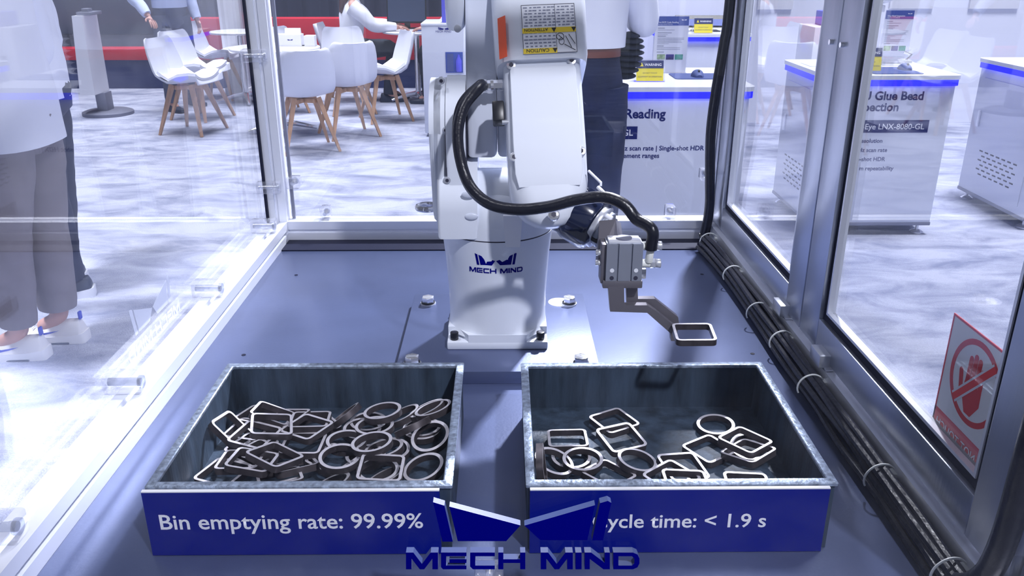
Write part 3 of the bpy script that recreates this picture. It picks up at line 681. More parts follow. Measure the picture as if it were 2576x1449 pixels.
# hose
hp = [FIT, PD(1205, 222, 1.39), PD(1168, 268, 1.37), PD(1152, 330, 1.355), PD(1158, 400, 1.34), PD(1182, 468, 1.33), PD(1230, 512, 1.31), PD(1300, 527, 1.295), PD(1380, 520, 1.285), PD(1450, 503, 1.28), PD(1520, 496, 1.275), PD(1570, 515, 1.27), PD(1602, 552, 1.265), HE + Z3*.03, HE]
b = B(); b.tube(smoothpath(hp, 8), .0092, 14); o = b.obj('air_hose', 'hose', rob)
hp2 = [FIT + Vector((0, .004, .004)), PD(1203, 213, 1.395), PD(1160, 258, 1.38), PD(1146, 322, 1.365), PD(1153, 396, 1.35), PD(1180, 466, 1.335)]
b = B(); b.tube(smoothpath(hp2, 8), .006, 10); b.obj('air_hose', 'hose', rob)

# ================================================================== bins
def make_bin(label, x0, x1, y0, y1, px0, px1, cap, capx, boldness):
    t = thing('parts_bin', label, 'bin', ((x0+x1)/2, (y0+y1)/2, TZ)); zr, zf, w = .850, .775, .011
    b = B(); bm = b.bm
    def R4(a, c, d, e, z): return [Vector((a, d, z)), Vector((c, d, z)), Vector((c, e, z)), Vector((a, e, z))]
    b.rings([R4(x0+.003, x1-.003, y0+.003, y1-.003, TZ+.0005), R4(x0+.003, x1-.003, y0+.003, y1-.003, zr-.004), R4(x0+w, x1-w, y0+w, y1-w, zr-.004), R4(x0+w+.002, x1-w-.002, y0+w+.002, y1-w-.002, zf)])
    b.obj('body', 'bin_paint', t, smooth=0)
    b = B(); b.frame([(x0, y0), (x1, y0), (x1, y1), (x0, y1)], [(x0+w+.001, y0+w+.001), (x1-w-.001, y0+w+.001), (x1-w-.001, y1-w-.001), (x0+w+.001, y1-w-.001)], (0, 0, zr-.005), X3, Y3, Z3, .006)
    ed = b.bm.edges[:]; bmesh.ops.bevel(b.bm, geom=ed, offset=.0012, segments=1, affect='EDGES'); b.obj('rim', 'bin_rim', t)
    pn = bpy.data.objects.new('sign_panel', None); COL.objects.link(pn); pn.parent = t; pn.location = -wloc(t)
    ya = y0-.006
    b = B(); b.bb(px0, px1, ya, y0-.001, TZ+.001, zr-.004); b.obj('panel_board', 'sign_navy', pn, smooth=0)
    b = B(); b.bb(px0, px1, ya, y0-.001, zr-.004, zr-.0035+.0015, .0003); b.obj('panel_edge', 'white_edge', pn, smooth=0)
    A = aty(capx[0], capx[2], ya); C2 = aty(capx[1], capx[2], ya)
    text('lettering', cap, 'white_print', (A.x, ya, (A.z+C2.z)/2), X3, Z3, width=C2.x-A.x, parent=pn, bold=boldness, lift=.0006)
    return t
make_bin('dark steel bin full of metal rings and frames, front reads bin emptying rate', -.450, -.066, .888, 1.231, -.452, -.082, 'Bin emptying rate: 99.99%', (405, 1065, 1329), .012)
make_bin('dark steel bin with few metal rings and frames, front reads cycle time', .026, .419, .888, 1.228, .031, .407, 'Cycle time: < 1.9 s', (1490, 1925, 1326), .012)
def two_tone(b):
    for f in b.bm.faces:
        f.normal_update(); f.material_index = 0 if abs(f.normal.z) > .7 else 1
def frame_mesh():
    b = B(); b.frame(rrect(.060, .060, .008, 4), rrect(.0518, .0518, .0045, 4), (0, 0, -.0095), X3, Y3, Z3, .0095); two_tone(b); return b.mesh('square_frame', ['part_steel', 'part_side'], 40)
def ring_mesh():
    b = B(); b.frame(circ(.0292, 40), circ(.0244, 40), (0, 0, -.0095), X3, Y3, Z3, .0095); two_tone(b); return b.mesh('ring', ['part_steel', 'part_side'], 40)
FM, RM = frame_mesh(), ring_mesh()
SQ = [('R', 0.1703, 1.1414, 0.7942, 0.0079, 0.0062, 6.7995), ('R', 0.1746, 1.0893, 0.7957, 0.1251, 0.0082, 6.669), ('R', 0.0943, 1.0948, 0.7917, -0.1114, -0.0209, 6.2812), ('R', 0.3033, 1.072, 0.7862, -0.0092, -0.0082, 0.5658), ('R', 0.351, 1.0583, 0.8098, -0.0013, 0.0668, 7.0024), ('R', 0.3526, 1.0449, 0.7999, 0.0062, -0.1794, 5.3913), ('R', 0.2519, 1.0112, 0.7957, 0.103, 0.0931, 0.2577), ('R', 0.2275, 0.9717, 0.806, 0.0012, -0.0286, 0.6515), ('R', 0.2423, 0.9447, 0.8149, -0.0061, 0.0611, 0.0122), ('R', 0.3295, 0.9593, 0.8, -0.0018, 0.0168, -0.0684), ('R', 0.146, 1.0034, 0.7858, 0.0257, 0.1212, 7.0925), ('R', 0.050, 0.955, 0.825, 0.1, 1.45, 0.05),
 ('L', -0.4103, 1.0976, 0.806, -0.2806, 0.7, -0.3401), ('L', -0.3577, 1.1413, 0.8103, -0.2079, 0.3454, 6.1957), ('L', -0.3439, 1.0843, 0.8248, 0.0134, 0.1724, 0.2349), ('L', -0.3689, 1.0785, 0.8105, 0.0355, 0.0608, 5.948), ('L', -0.2976, 1.1019, 0.8095, 0.0049, -0.0306, 5.7514), ('L', -0.3889, 1.1688, 0.792, -0.1048, -0.0025, -0.3257), ('L', -0.2995, 1.1309, 0.805, -0.1208, 0.0218, 6.354), ('L', -0.3411, 1.1444, 0.7999, -0.0051, -0.2292, 5.8489), ('L', -0.3213, 1.0115, 0.8191, -0.2418, 0.1087, 5.7514), ('L', -0.3522, 1.006, 0.8142, -0.125, 0.141, -0.094), ('L', -0.3749, 1.0244, 0.803, -0.1106, -0.0025, 6.288), ('L', -0.3978, 1.0123, 0.79, -0.0044, -0.0002, 5.9032), ('L', -0.3106, 0.9855, 0.7999, -0.2409, 0.0035, 6.6469), ('L', -0.2982, 1.0219, 0.7946, -0.3527, 0.003, 6.7081), ('L', -0.297, 1.0713, 0.8, -0.02, 0.0005, 6.2577), ('L', -0.1672, 0.9684, 0.8253, 0.0327, 0.0639, 6.2799)]
RG = [('R', 0.0686, 1.0206, 0.7996, 0.0931, 0.3119), ('R', 0.1113, 1.0289, 0.7976, 0.0282, -0.0159), ('R', 0.1909, 1.0356, 0.7865, 0.004, 0.1967), ('R', 0.3287, 1.1392, 0.7877, 0.0282, -0.0612), ('R', 0.3632, 1.0697, 0.7907, 0.1792, -0.0853), ('R', 0.0967, 1.0502, 0.7876, 0.0442, -0.0072), ('L', -0.2521, 1.1505, 0.7965, -0.2263, -0.6513), ('L', -0.1871, 1.1277, 0.8214, -0.075, -0.133), ('L', -0.1959, 1.1009, 0.8116, -0.0526, -0.0499), ('L', -0.1396, 1.098, 0.8142, -0.42, -0.48), ('L', -0.106, 1.1309, 0.824, -0.1603, -0.30), ('L', -0.1219, 1.1475, 0.8139, -0.1764, -0.4066), ('L', -0.1094, 1.0691, 0.8119, 0.2981, -0.261), ('L', -0.1875, 1.0229, 0.8315, -0.0463, -0.1049), ('L', -0.2305, 1.0071, 0.8181, 0.0734, 0.0076), ('L', -0.2319, 1.0641, 0.8085, -0.006, 0.03), ('L', -0.1123, 0.9842, 0.8146, 0.0944, -0.2898), ('L', -0.2383, 0.9693, 0.7989, -0.1889, -0.3857), ('L', -0.1761, 0.9922, 0.8062, 0.0287, 0.0133), ('L', -0.1668, 0.9877, 0.7938, -0.2033, -0.4015), ('L', -0.1771, 1.0579, 0.7993, -0.0961, -0.1833), ('L', -0.1618, 1.1556, 0.799, -0.1373, -0.4263)]
# the lower layer of the full bin, seen through the pieces on top
rr_ = random.Random(3)
for k in range(7): SQ.append(('L', rr_.uniform(-.40, -.25), rr_.uniform(.95, 1.16), .788, rr_.uniform(-.05, .05), rr_.uniform(-.05, .05), rr_.uniform(0, 1.5)))
for k in range(6): RG.append(('L', rr_.uniform(-.24, -.12), rr_.uniform(.95, 1.16), .788, rr_.uniform(-.06, .06), rr_.uniform(-.06, .06)))
def put(me, name, label, grp, x, y, z, e, lim):
    o = bpy.data.objects.new(name, me); COL.objects.link(o); o.rotation_euler = e; M = Euler(e).to_matrix()
    vs = [M @ v.co for v in me.vertices]; lo = min(v.z for v in vs); z = max(z, .7762-lo)
    x = max(x, lim[0] - min(v.x for v in vs)); x = min(x, lim[1] - max(v.x for v in vs)); y = max(y, lim[2] - min(v.y for v in vs)); y = min(y, lim[3] - max(v.y for v in vs))
    o.location = (x, y, z); tag(o, label, 'metal part', grp)
LIM = {'L': (-.4365, -.0795, .9015, 1.2165), 'R': (.0395, .4055, .9015, 1.2135)}
LAB = {'R': [
 ['square frame half under another frame near the back wall of the sparse bin', 'square frame resting on the rearmost frame in the sparse bin', 'square frame lying alone behind two overlapping rings in the sparse bin', 'flat square frame below the ring near the sparse bin back wall', 'square frame on top of a frame and ring in the sparse bin', 'tilted square frame beneath the topmost frame of the sparse bin', 'square frame behind two crossing frames at the front of the sparse bin', 'square frame turned like a diamond under the frame at the front rim', 'square frame on top of the front cluster in the sparse bin', 'square frame alone against the front wall of the sparse bin', 'square frame between the ring pair and single ring in the sparse bin', 'square frame standing upright against the side wall of the sparse bin'],
 ['leaning ring of the overlapping pair in the sparse bin', 'ring beneath the leaning one of the overlapping pair in sparse bin', 'single ring beside the front cluster of frames in the sparse bin', 'single ring behind the stacked frames in the sparse bin', 'ring lying inside the stacked frames of the sparse bin', 'ring half hidden behind the overlapping ring pair in the sparse bin']],
 'L': [
 ['square frame leaning on the left wall of the full bin', 'tilted square frame at the back of the full bin pile', 'square frame on top of the pile in front of the tilted rear frame', 'square frame below the topmost rear frame of the full bin', 'square frame turned like a diamond beside the topmost rear frame', 'dim square frame lowest by the back wall of the full bin', 'square frame behind the diamond-turned frame of the full bin', 'dim square frame behind the tilted rear frame of the full bin', 'diamond-turned square frame on top of the front of the pile', 'square frame just under the diamond-turned front frame of the full bin', 'square frame tucked under two frames at the front of full bin', 'square frame lowest in the front corner of the full bin', 'square frame standing tilted below the front diamond-turned frame', 'tilted square frame between front frames and rings in the full bin', 'square frame in the middle of the pile beside the rings', 'single square frame lying on top of the rings in full bin'],
 ['ring beside the frames at the back of the full bin', 'topmost ring at the back of the full bin', 'ring just below the topmost rear ring of the full bin', 'ring standing nearly on edge in the full bin', 'ring leaning in the back corner of the full bin', 'ring behind the leaning corner ring of the full bin', 'tilted ring against the side wall of the full bin', 'bright ring on top of the middle of the ring heap', 'large-looking ring in front of the bright topmost ring', 'ring half under the bright topmost ring of the heap', 'ring leaning beside the frame that lies on the rings', 'ring at the front wall of the full bin', 'ring underneath the frame that lies on the rings', 'ring deep below the frame that lies on the rings', 'ring peeking out behind the bright topmost ring', 'dim ring under the rear rings of the full bin']]}
BN = {'L': 'full', 'R': 'sparse'}; cnt = {}
def lab(s, kind, word):
    k = cnt.get((s, kind), 0); cnt[(s, kind)] = k+1; L_ = LAB[s][kind]
    return L_[k] if k < len(L_) else '%s at the bottom of the heap in the full bin' % word
for (s, x, y, z, a, c, d) in SQ:
    put(FM, 'square_frame', lab(s, 0, 'square steel frame'), 'steel frames in the %s bin' % BN[s], x, y, z, (a, c, d), LIM[s])
for (s, x, y, z, a, c) in RG:
    put(RM, 'steel_ring', lab(s, 1, 'round steel ring'), 'steel rings in the %s bin' % BN[s], x, y, z, (a, c, 0), LIM[s])
o = bpy.data.objects.new('square_frame', FM); COL.objects.link(o); o.location = PD(1746, 834, 1.262); o.rotation_euler = (.02, -.03, -.06)
tag(o, 'square steel frame pinched by the robot gripper fingers', 'metal part')

# ================================================================== kiosks
def rbox(b, x0, x1, y0, y1, z0, z1, r, n=6):
    pr = rrect(x1-x0, y1-y0, r, n, (x0+x1)/2, (y0+y1)/2); return b.rings([[Vector((x, y, z)) for x, y in pr] for z in (z0, z1)])
def kiosk(label, x0, x1, y0, y1, zt=.885, vents=True):
    t = thing('display_kiosk', label, 'kiosk', ((x0+x1)/2, (y0+y1)/2, 0))
    i = .025
    b = B(); b.bb(x0+i, x1-i, y0+i, y1-i, .065, zt-.055, .004); b.obj('body', 'kiosk_white', t)
    b = B(); b.bb(x0+i-.003, x1-i+.003, y0+i-.003, y1-i+.003, .055, .075, .003); b.obj('skirt', 'alu_dark', t)
    b = B(); rbox(b, x0+.004, x1-.004, y0+.004, y1-.004, zt-.055, zt-.022, .05); b.obj('led_strip', 'led_blue', t)
    b = B(); rbox(b, x0, x1, y0, y1, zt-.022, zt, .05); b.obj('counter_top', 'kiosk_top', t)
    for x in (x0+.07, x1-.07):
        for y in (y0+.07, y1-.07):
            k = bpy.data.objects.new('levelling_foot', None); COL.objects.link(k); k.parent = t; k.location = -wloc(t)
            b = B(); b.lathe([(.036, 0), (.036, .008), (.018, .02), (.010, .022)], (x, y, 0), 20); b.obj('foot_pad', 'chrome', k)
            b = B(); b.cyl((x, y, .02), (x, y, .056), .008, seg=12); b.obj('foot_stem', 'steel', k)
    if vents:
        xs = x0+i
        b = B(); b.bb(xs-.006, xs-.0005, y0+.09, y1-.09, .12, zt-.11, .002); dr = b.obj('service_door', 'kiosk_white', t)
        b = B(); b.bb(xs-.018, xs-.006, y1-.135, y1-.115, .48, .58, .004); b.obj('door_handle', 'alu', dr)
        for r_ in range(6):
            for c_ in range(7 if r_ % 2 else 6):
                y = (y0+y1)/2 - .20 + c_*.062 + (0 if r_ % 2 else .031)
                b = B(); b.bb(xs-.0075, xs-.005, y-.018, y+.018, .20+r_*.028, .208+r_*.028); b.obj('vent_slot', 'vent_dark', dr, smooth=0)
    return t
kB = kiosk('white display kiosk with blue light band, lettered glue bead inspection', 1.70, 2.425, 4.50, 5.26)
kC = kiosk('white display kiosk with blue light band and vented side door by the right wall', 2.945, 3.68, 4.58, 5.36)
kA = kiosk('white display kiosk with blue light band, lettered reading', .49, 1.215, 4.09, 4.86, vents=False)
kD = kiosk('white display kiosk with a monitor against the white back wall', 1.30, 2.02, 7.05, 7.75, vents=False)
def face_text(s, x, y, Y, width, parent, m='navy_print', bold=0, right=None):
    p = aty(x, y, Y); w = aty(right, y, Y).x - p.x if right else width
    text('lettering', s, m, (p.x, Y, p.z), X3, Z3, width=w, parent=parent, bold=bold, lift=.001)
def face_text_r(s, xr, y, Y, height, parent, m='navy_print', bold=0):
    p = aty(xr, y, Y); text('lettering', s, m, (p.x, Y, p.z), X3, Z3, height=height, parent=parent, bold=bold, lift=.001, align='r')
YB = 4.50+.025
face_text_r('U Glue Bead', 2322, 251, YB, .044, kB, bold=.03)
face_text_r('Inspection', 2259, 279, YB, .044, kB, bold=.03)
A = aty(2100, 334, YB); C2 = aty(2338, 302, YB)
b = B(); b.bb(A.x, C2.x, YB-.002, YB+.002, A.z, C2.z); b.obj('name_band', 'navy_print', kB, smooth=0)
face_text_r('Mech-Eye LNX-8080-GL', 2324, 325, YB-.002, .030, kB, 'white_print', .01)
for s, xr, y in (('resolution', 2219, 359), ('Hz scan rate', 2231, 382), ('Single-shot HDR', 2226, 405), ('m repeatability', 2247, 428)): face_text_r(s, xr, y, YB, .022, kB, bold=.022)
YA = 4.09+.025
face_text_r('Reading', 1674, 297, YA, .044, kA, bold=.03)
A = aty(1542, 350, YA); C2 = aty(1604, 318, YA)
b = B(); b.bb(A.x, C2.x, YA-.002, YA+.002, A.z, C2.z); b.obj('name_band', 'navy_print', kA, smooth=0)
face_text_r('0-GL', 1592, 341, YA-.002, .030, kA, 'white_print', .01)
face_text_r('Hz scan rate | Single-shot HDR |', 1778, 378, YA, .023, kA, bold=.022)
face_text_r('measurement ranges', 1658, 397, YA, .023, kA, bold=.022)

def warn_card(label, x, y, z, w, h):
    t = thing('warning_card', label, 'sign', (x, y, z)); nh = .38*h
    b = B(); b.rings([[Vector((x-w/2-.01, y, z)), Vector((x+w/2+.01, y, z)), Vector((x+w/2+.01, y+.06, z)), Vector((x-w/2-.01, y+.06, z))], [Vector((x-w/2-.006, y+.025, z+h+.008)), Vector((x+w/2+.006, y+.025, z+h+.008)), Vector((x+w/2+.006, y+.035, z+h+.008)), Vector((x-w/2-.006, y+.035, z+h+.008))]]); b.obj('holder', 'clear_acrylic', t, smooth=0)
    V = Vector((0, .025, h+.008)).normalized(); O = Vector((x-w/2, y-.002, z+.004)); N = X3.cross(V)
    b = B(); b.prism([(0, 0), (w, 0), (w, h), (0, h)], O, X3, V, N, .002); b.obj('card', 'card_yellow', t, smooth=0)
    b = B(); b.prism([(0, h-nh), (w, h-nh), (w, h), (0, h)], O, X3, V, N, .003); b.obj('header', 'card_navy', t, smooth=0)
    text('lettering', 'WARNING', 'white_print', O + V*(h-nh*.7) + X3*(w*.30) + N*.003, X3, V, width=w*.62, parent=t, bold=.015)
    text('lettering', 'DO NOT TOUCH', 'card_navy', O + V*(h*.36) + X3*(w*.5) + N*.002, X3, V, width=w*.52, parent=t, align='c')
    text('lettering', 'EQUIPMENT IN OPERATION', 'card_navy', O + V*(h*.18) + X3*(w*.5) + N*.002, X3, V, width=w*.88, parent=t, align='c')
    b = B(); b.prism([(w*.12, h-nh*.75), (w*.26, h-nh*.75), (w*.19, h-nh*.25)], O + N*.003, X3, V, N, .0006); b.obj('warning_triangle', 'card_yellow', t, smooth=0)
KT = .885
p = atz(1634, 206, KT); warn_card('yellow warning card on the counter of the code reading kiosk', p.x, p.y, KT, .135, .10)
p = atz(1778, 88, KT); warn_card('small yellow warning card in front of the far monitor', p.x, 7.12, KT, .15, .115)
p = atz(2186, 178, KT); warn_card('yellow warning card on the counter of the glue bead kiosk', p.x-.02, p.y-.03, KT, .14, .12)
def poster(label, xl, xr, yb, yt, Y, head, sub):
    A = aty(xl, yb, Y); C2 = aty(xr, yt, Y); x0, x1, z0, z1 = A.x, C2.x, KT, C2.z; w, h = x1-x0, z1-z0
    t = thing('poster_stand', label, 'poster', ((x0+x1)/2, Y, KT))
    b = B(); b.bb(x0-.004, x1+.004, Y, Y+.006, z0, z1+.004, .001); b.bb(x0-.004, x1+.004, Y-.02, Y+.06, z0, z0+.004, .001); b.obj('holder', 'clear_acrylic', t)
    b = B(); b.bb(x0, x1, Y-.0015, Y-.0003, z0+.004, z1); b.obj('sheet', 'poster_white', t, smooth=0)
    b = B(); b.bb(x0, x1, Y-.0025, Y-.0016, z1-h*.16, z1); b.obj('header', 'poster_blue', t, smooth=0)
    text('lettering', head, 'white_print', (x0+w*.07, Y-.0026, z1-h*.115), X3, Z3, width=w*.62, parent=t, bold=.015)
    text('lettering', sub, 'white_print', (x0+w*.07, Y-.0026, z1-h*.145), X3, Z3, width=w*.45, parent=t)
    b = B()
    for pl in LOGO_WINGS + LOGO_STRIPS: tri_prism(b, pl, lambda a, c: Vector((x0+w*.78 + (a-360)*w*.15/1800, Y-.0029, z1-h*.05-(c-330)*w*.15/1800)), Y3, .0004)
    b.obj('emblem', 'white_print', t, smooth=0)
    for k, (f0, ln, bold) in enumerate(((.21, .2, 1), (.24, .5, 0), (.29, .42, 1), (.32, .3, 0), (.35, .25, 1), (.38, .8, 0), (.405, .8, 0), (.43, .72, 0), (.455, .75, 0), (.48, .35, 0), (.52, .2, 1), (.55, .7, 0), (.58, .7, 0), (.63, .22, 1))):
        zz = z1-h*f0; b = B(); b.bb(x0+w*.09, x0+w*(.09+ln), Y-.0022, Y-.0015, zz, zz+h*(.010 if bold else .006)); b.obj('print_line', 'grey_print', t, smooth=0)
    for k, m in enumerate(('thumb_mix', 'thumb_violet', 'thumb_green')):
        b = B(); b.bb(x0+w*(.11+k*.27), x0+w*(.35+k*.27), Y-.0024, Y-.0015, z1-h*.76, z1-h*.665); b.obj('thumbnail', m, t, smooth=0)
poster('standing poster with blue header and three thumbnails on the code reading kiosk', 1641, 1734, 184, 41, 4.62, 'Tire DOT Code Reading', 'Mech-Eye NANO PRO-GL')
poster('standing poster with blue header and three thumbnails on the glue bead kiosk', 2209, 2301, 160, 26, 5.05, 'Glue Bead Inspection', 'Mech-Eye LNX-8080-GL')
def pad_mouse(label1, label2, x0, x1, y0, y1, z, mx, my):
    b = B(); pr = rrect(x1-x0, y1-y0, .02, 4, (x0+x1)/2, (y0+y1)/2); b.rings([[Vector((x, y, zz)) for x, y in pr] for zz in (z, z+.004)]); tag(b.obj('mouse_pad', 'mouse_pad', smooth=0), label1, 'mouse pad')
    t = thing('computer_mouse', label2, 'mouse', (mx, my, z+.004)); secs = []
    for k in range(9):
        u = k/8; y = my-.055+.11*u; w = .031*math.sqrt(max(.05, 1-(2*u-1)**2*.75)); h = .036*math.sin(PI*(.12+.80*u))
        secs.append([Vector((mx+w*math.cos(a), y, z+.004+h*max(0, math.sin(a))**.8)) for a in [PI*i/12 for i in range(13)]])
    b = B(); b.rings(secs); b.obj('mouse_shell', 'mouse_pad', t)
    b = B(); b.cyl((mx-.004, my-.03, z+.034), (mx+.004, my-.03, z+.034), .008, seg=14); b.obj('scroll_wheel', 'black_plastic', t)
p = atz(1700, 200, KT); q = atz(1860, 186, KT); m = atz(1757, 196, KT)
pad_mouse('navy mouse pad on the code reading kiosk', 'dark computer mouse on the code reading kiosk', p.x, p.x+.33, p.y, q.y, KT, m.x, m.y+.03)
p = atz(2200, 187, KT); q = atz(2330, 170, KT); m = atz(2270, 178, KT)
pad_mouse('navy mouse pad on the glue bead kiosk', 'dark computer mouse on the glue bead kiosk', p.x, p.x+.27, p.y, q.y, KT, m.x+.02, m.y+.02)
p = atz(2075, 165, KT); b = B(); b.bb(p.x-.10, p.x+.10, p.y-.05, p.y+.12, KT, KT+.003, .001); tag(b.obj('paper_sheet', 'poster_white'), 'pale grey sheet lying on the glue bead kiosk', 'paper')
# scanned sample on a small silver stand on the glue bead kiosk
p = atz(2245, 160, KT) - Y3*.10; t = thing('sample_holder', 'small clear box and silver clamp on the glue bead kiosk', 'sample holder', (p.x, p.y+.02, KT))
b = B(); b.bb(p.x-.10, p.x+.02, p.y, p.y+.08, KT, KT+.05, .003); b.obj('clear_box', 'clear_acrylic', t)
b = B(); b.tube([Vector((p.x+.03, p.y, KT+.03)), Vector((p.x+.06, p.y+.01, KT+.06)), Vector((p.x+.02, p.y+.02, KT+.075))], .008, 10); b.bb(p.x+.015, p.x+.06, p.y-.02, p.y+.02, KT, KT+.03, .004); b.obj('clamp', 'chrome', t)
# silver device above kiosk B
p = aty(2222, 8, 5.15); t = thing('camera_head', 'silver rounded camera head on a post above the glue bead kiosk', 'camera', (p.x, 5.18, KT))
b = B(); b.sph((p.x, 5.15, p.z+.045), .062, (1, .8, .75)); b.cyl((p.x-.04, 5.11, p.z+.02), (p.x+.03, 5.11, p.z+.04), .02, seg=16, bev=.004); b.obj('head', 'steel', t)
b = B(); b.cyl((p.x-.012, 5.18, KT), (p.x-.012, 5.18, p.z+.02), .014, seg=16); b.obj('post', 'alu', t)
b = B(); b.bb(p.x-.035, p.x+.02, 5.155, 5.205, p.z-.05, p.z-.012, .004); b.obj('clamp_block', 'sticker_white', t)
b = B(); b.cyl((p.x-.012, 5.18, KT), (p.x-.012, 5.18, KT+.012), .05, seg=24, bev=.002); b.obj('foot', 'alu', t)
# monitor on the far kiosk
def monitor(label, x0, x1, y, z0, z1, zt, m='screen', tilt=.06):
    t = thing('monitor', label, 'monitor', ((x0+x1)/2, y+.05, zt))
    sec = lambda d: [Vector((x0, y+d, z0)), Vector((x1, y+d, z0)), Vector((x1, y+d+tilt, z1)), Vector((x0, y+d+tilt, z1))]
    b = B(); b.rings([sec(.0), sec(.025)]); b.obj('bezel', 'black_plastic', t, smooth=0)
    b = B(); i = .012; sec2 = lambda d: [Vector((x0+i, y+d+.002, z0+i*1.5)), Vector((x1-i, y+d+.002, z0+i*1.5)), Vector((x1-i, y+d+tilt*.97, z1-i)), Vector((x0+i, y+d+tilt*.97, z1-i))]
    b.rings([sec2(-.002), sec2(.004)]); b.obj('screen', m, t, smooth=0)
    xc = (x0+x1)/2; b = B(); b.bb(xc-.03, xc+.03, y+.05, y+.075, zt+.008, (z0+z1)/2, .003); b.obj('stand', 'black_plastic', t)
    b = B(); b.bb(xc-.11, xc+.11, y-.01, y+.14, zt, zt+.008, .002); b.obj('base', 'black_plastic', t)
A = aty(1700, 84, 7.3); C2 = aty(1830, 40, 7.3); monitor('dark blue monitor on the far white kiosk', A.x, C2.x+.1, 7.3, KT+.03, C2.z, KT, 'poster_blue')

# ================================================================== round tables and chairs
def round_table(label, x, y, r, h=.74):
    t = thing('round_table', label, 'table', (x, y, 0))
    b = B(); b.lathe([(r-.004, h-.022), (r, h-.016), (r, h-.005), (r-.005, h)], (x, y, 0), 48); b.obj('table_top', 'table_white', t)
    b = B(); b.lathe([(.030, .05), (.030, h-.05), (.09, h-.024)], (x, y, 0), 24); b.obj('pole', 'chrome', t)
    for k in range(4):
        a = k*PI/2+.35; d = Vector((math.cos(a), math.sin(a), 0)); b = B(); b.tube([Vector((x, y, .085)), Vector((x, y, .07)) + d*.12, Vector((x, y, .022)) + d*.30], [.030, .024, .014], 10); b.obj('leg', 'chrome', t)
round_table('white round table in front of the white shell chairs', -1.985, 7.575, .385)
round_table('white round table beside the white column', -2.79, 9.27, .30)
round_table('white round table where the woman in white sits', -.93, 9.33, .36)
def chair_proto(label):
    t = thing('shell_chair', label, 'chair', (0, 0, 0), 'white shell chairs around the round tables', local=True)
    prof = [(-.225, .440, .20), (-.21, .462, .215), (-.16, .468, .225), (-.06, .455, .232), (.04, .447, .232), (.12, .452, .230), (.175, .485, .228), (.205, .54, .226), (.228, .62, .222), (.250, .69, .212), (.268, .76, .196), (.279, .795, .175), (.282, .808, .15)]
    n = 12
    def surf(off, w=1.0, lo=0, hi=None):
        R_ = []
        pr = prof[lo:hi]
        for i, (y, z, hw) in enumerate(pr):
            y2, z2 = pr[min(i+1, len(pr)-1)][:2]; y1, z1 = pr[max(i-1, 0)][:2]; L_ = math.hypot(y2-y1, z2-z1) or 1; ny, nz = -(z2-z1)/L_, (y2-y1)/L_
            row = []
            for k in range(n+1):
                u = 2*k/n-1; e = .055*abs(u)**2.6*(1 if .05 < z-.40 else .4) + off
                row.append(Vector((u*hw*w, y + ny*e, z + nz*e)))
            R_.append(row)
        return R_
    top, bot = surf(0), surf(-.016); b = B(); b.rings([a + c[::-1] for a, c in zip(top, bot)]); link('shell', b.mesh('shell', 'chair_shell', 60), t)
    top, bot = surf(.022, .88, 1, 7), surf(.001, .90, 1, 7); b = B(); b.rings([a + c[::-1] for a, c in zip(top, bot)]); link('seat_pad', b.mesh('seat_pad', 'chair_pad', 60), t)
    for sx in (-1, 1):
        for sy in (-1, 1):
            b = B(); a = Vector((sx*.095, sy*.095-.01, .425)); d = Vector((sx*.215, sy*.205-.01, 0)); b.tube([a, a*.5+d*.5, d], [.027, .021, .014], 4); link('leg', b.mesh('leg', 'wood', 20), t)
    b = B(); b.box((0, -.01, .398), (.24, .04, .035), .004, Matrix.Rotation(PI/4, 4, 'Z')); b.box((0, -.01, .398), (.04, .24, .035), .004, Matrix.Rotation(PI/4, 4, 'Z')); link('under_frame', b.mesh('under_frame', 'wood', 30), t)
    return t
ch = chair_proto('x')
# (x, y, heading: 0 faces -Y)
CH = [(-2.80, 7.60, 1.35, 'white shell chair with its side turned, in front of the person in blue'),
      (-2.95, 8.30, 1.20, 'white shell chair just behind the side-turned chair'),
      (-3.16, 9.55, 1.5, 'white shell chair by the far table beside the white column'),
      (-1.60, 6.84, PI+.42, 'white shell chair with its back turned, left of two at the near table'),
      (-1.36, 7.42, PI+.50, 'white shell chair with its back turned, right of two at the near table'),
      (-1.13, 8.20, -1.15, 'white shell chair facing the near table, beside the woman'),
      (-2.25, 8.65, .5, 'white shell chair with rounded back behind the near table'),
      (-1.55, 8.62, .35, 'white shell chair facing out, behind the woman in white'),
      (-1.72, 9.35, 1.57, 'white shell chair the woman in white sits on')]
for i, (x, y, a, lab) in enumerate(CH):
    o = ch if i == 0 else copy_tree(ch); o.location = (x, y, 0); o.rotation_euler = (0, 0, a); o['label'] = lab
# things on the tables
t = thing('paper_box', 'white box with company emblem on the near round table', 'box', (-2.02, 7.70, .74))
A = aty(692, 106, 7.62); C2 = aty(755, 76, 7.62)
b = B(); b.bb(A.x, C2.x, 7.62, 7.74, .74, .74+(C2.z-A.z), .003); b.obj('carton', 'paper', t)
zc = .74+(C2.z-A.z)*.55
b = B()
for pl in LOGO_WINGS + LOGO_STRIPS: tri_prism(b, pl, lambda a, c: Vector((A.x+.11+(a-360)*.045/1800, 7.6185, zc-(c-530)*.045/1800)), Y3, .001)
b.obj('emblem', 'logo_navy', t, smooth=0)
b = B(); b.bb(C2.x+.03, C2.x+.12, 7.60, 7.70, .74, .83, .003); tag(b.obj('paper_box', 'paper'), 'small plain white box beside the emblem box', 'box')
b = B(); b.rings([[Vector((A.x+.05+k, 7.80+d, .74+.14*h)) for k, d in ((0, -.05*(1-h)), (.14, -.05*(1-h)), (.14, .05*(1-h)+.004), (0, .05*(1-h)+.004))] for h in (0, 1)]); tag(b.obj('tent_card', 'paper', smooth=0), 'folded white tent card standing behind the emblem box', 'card')
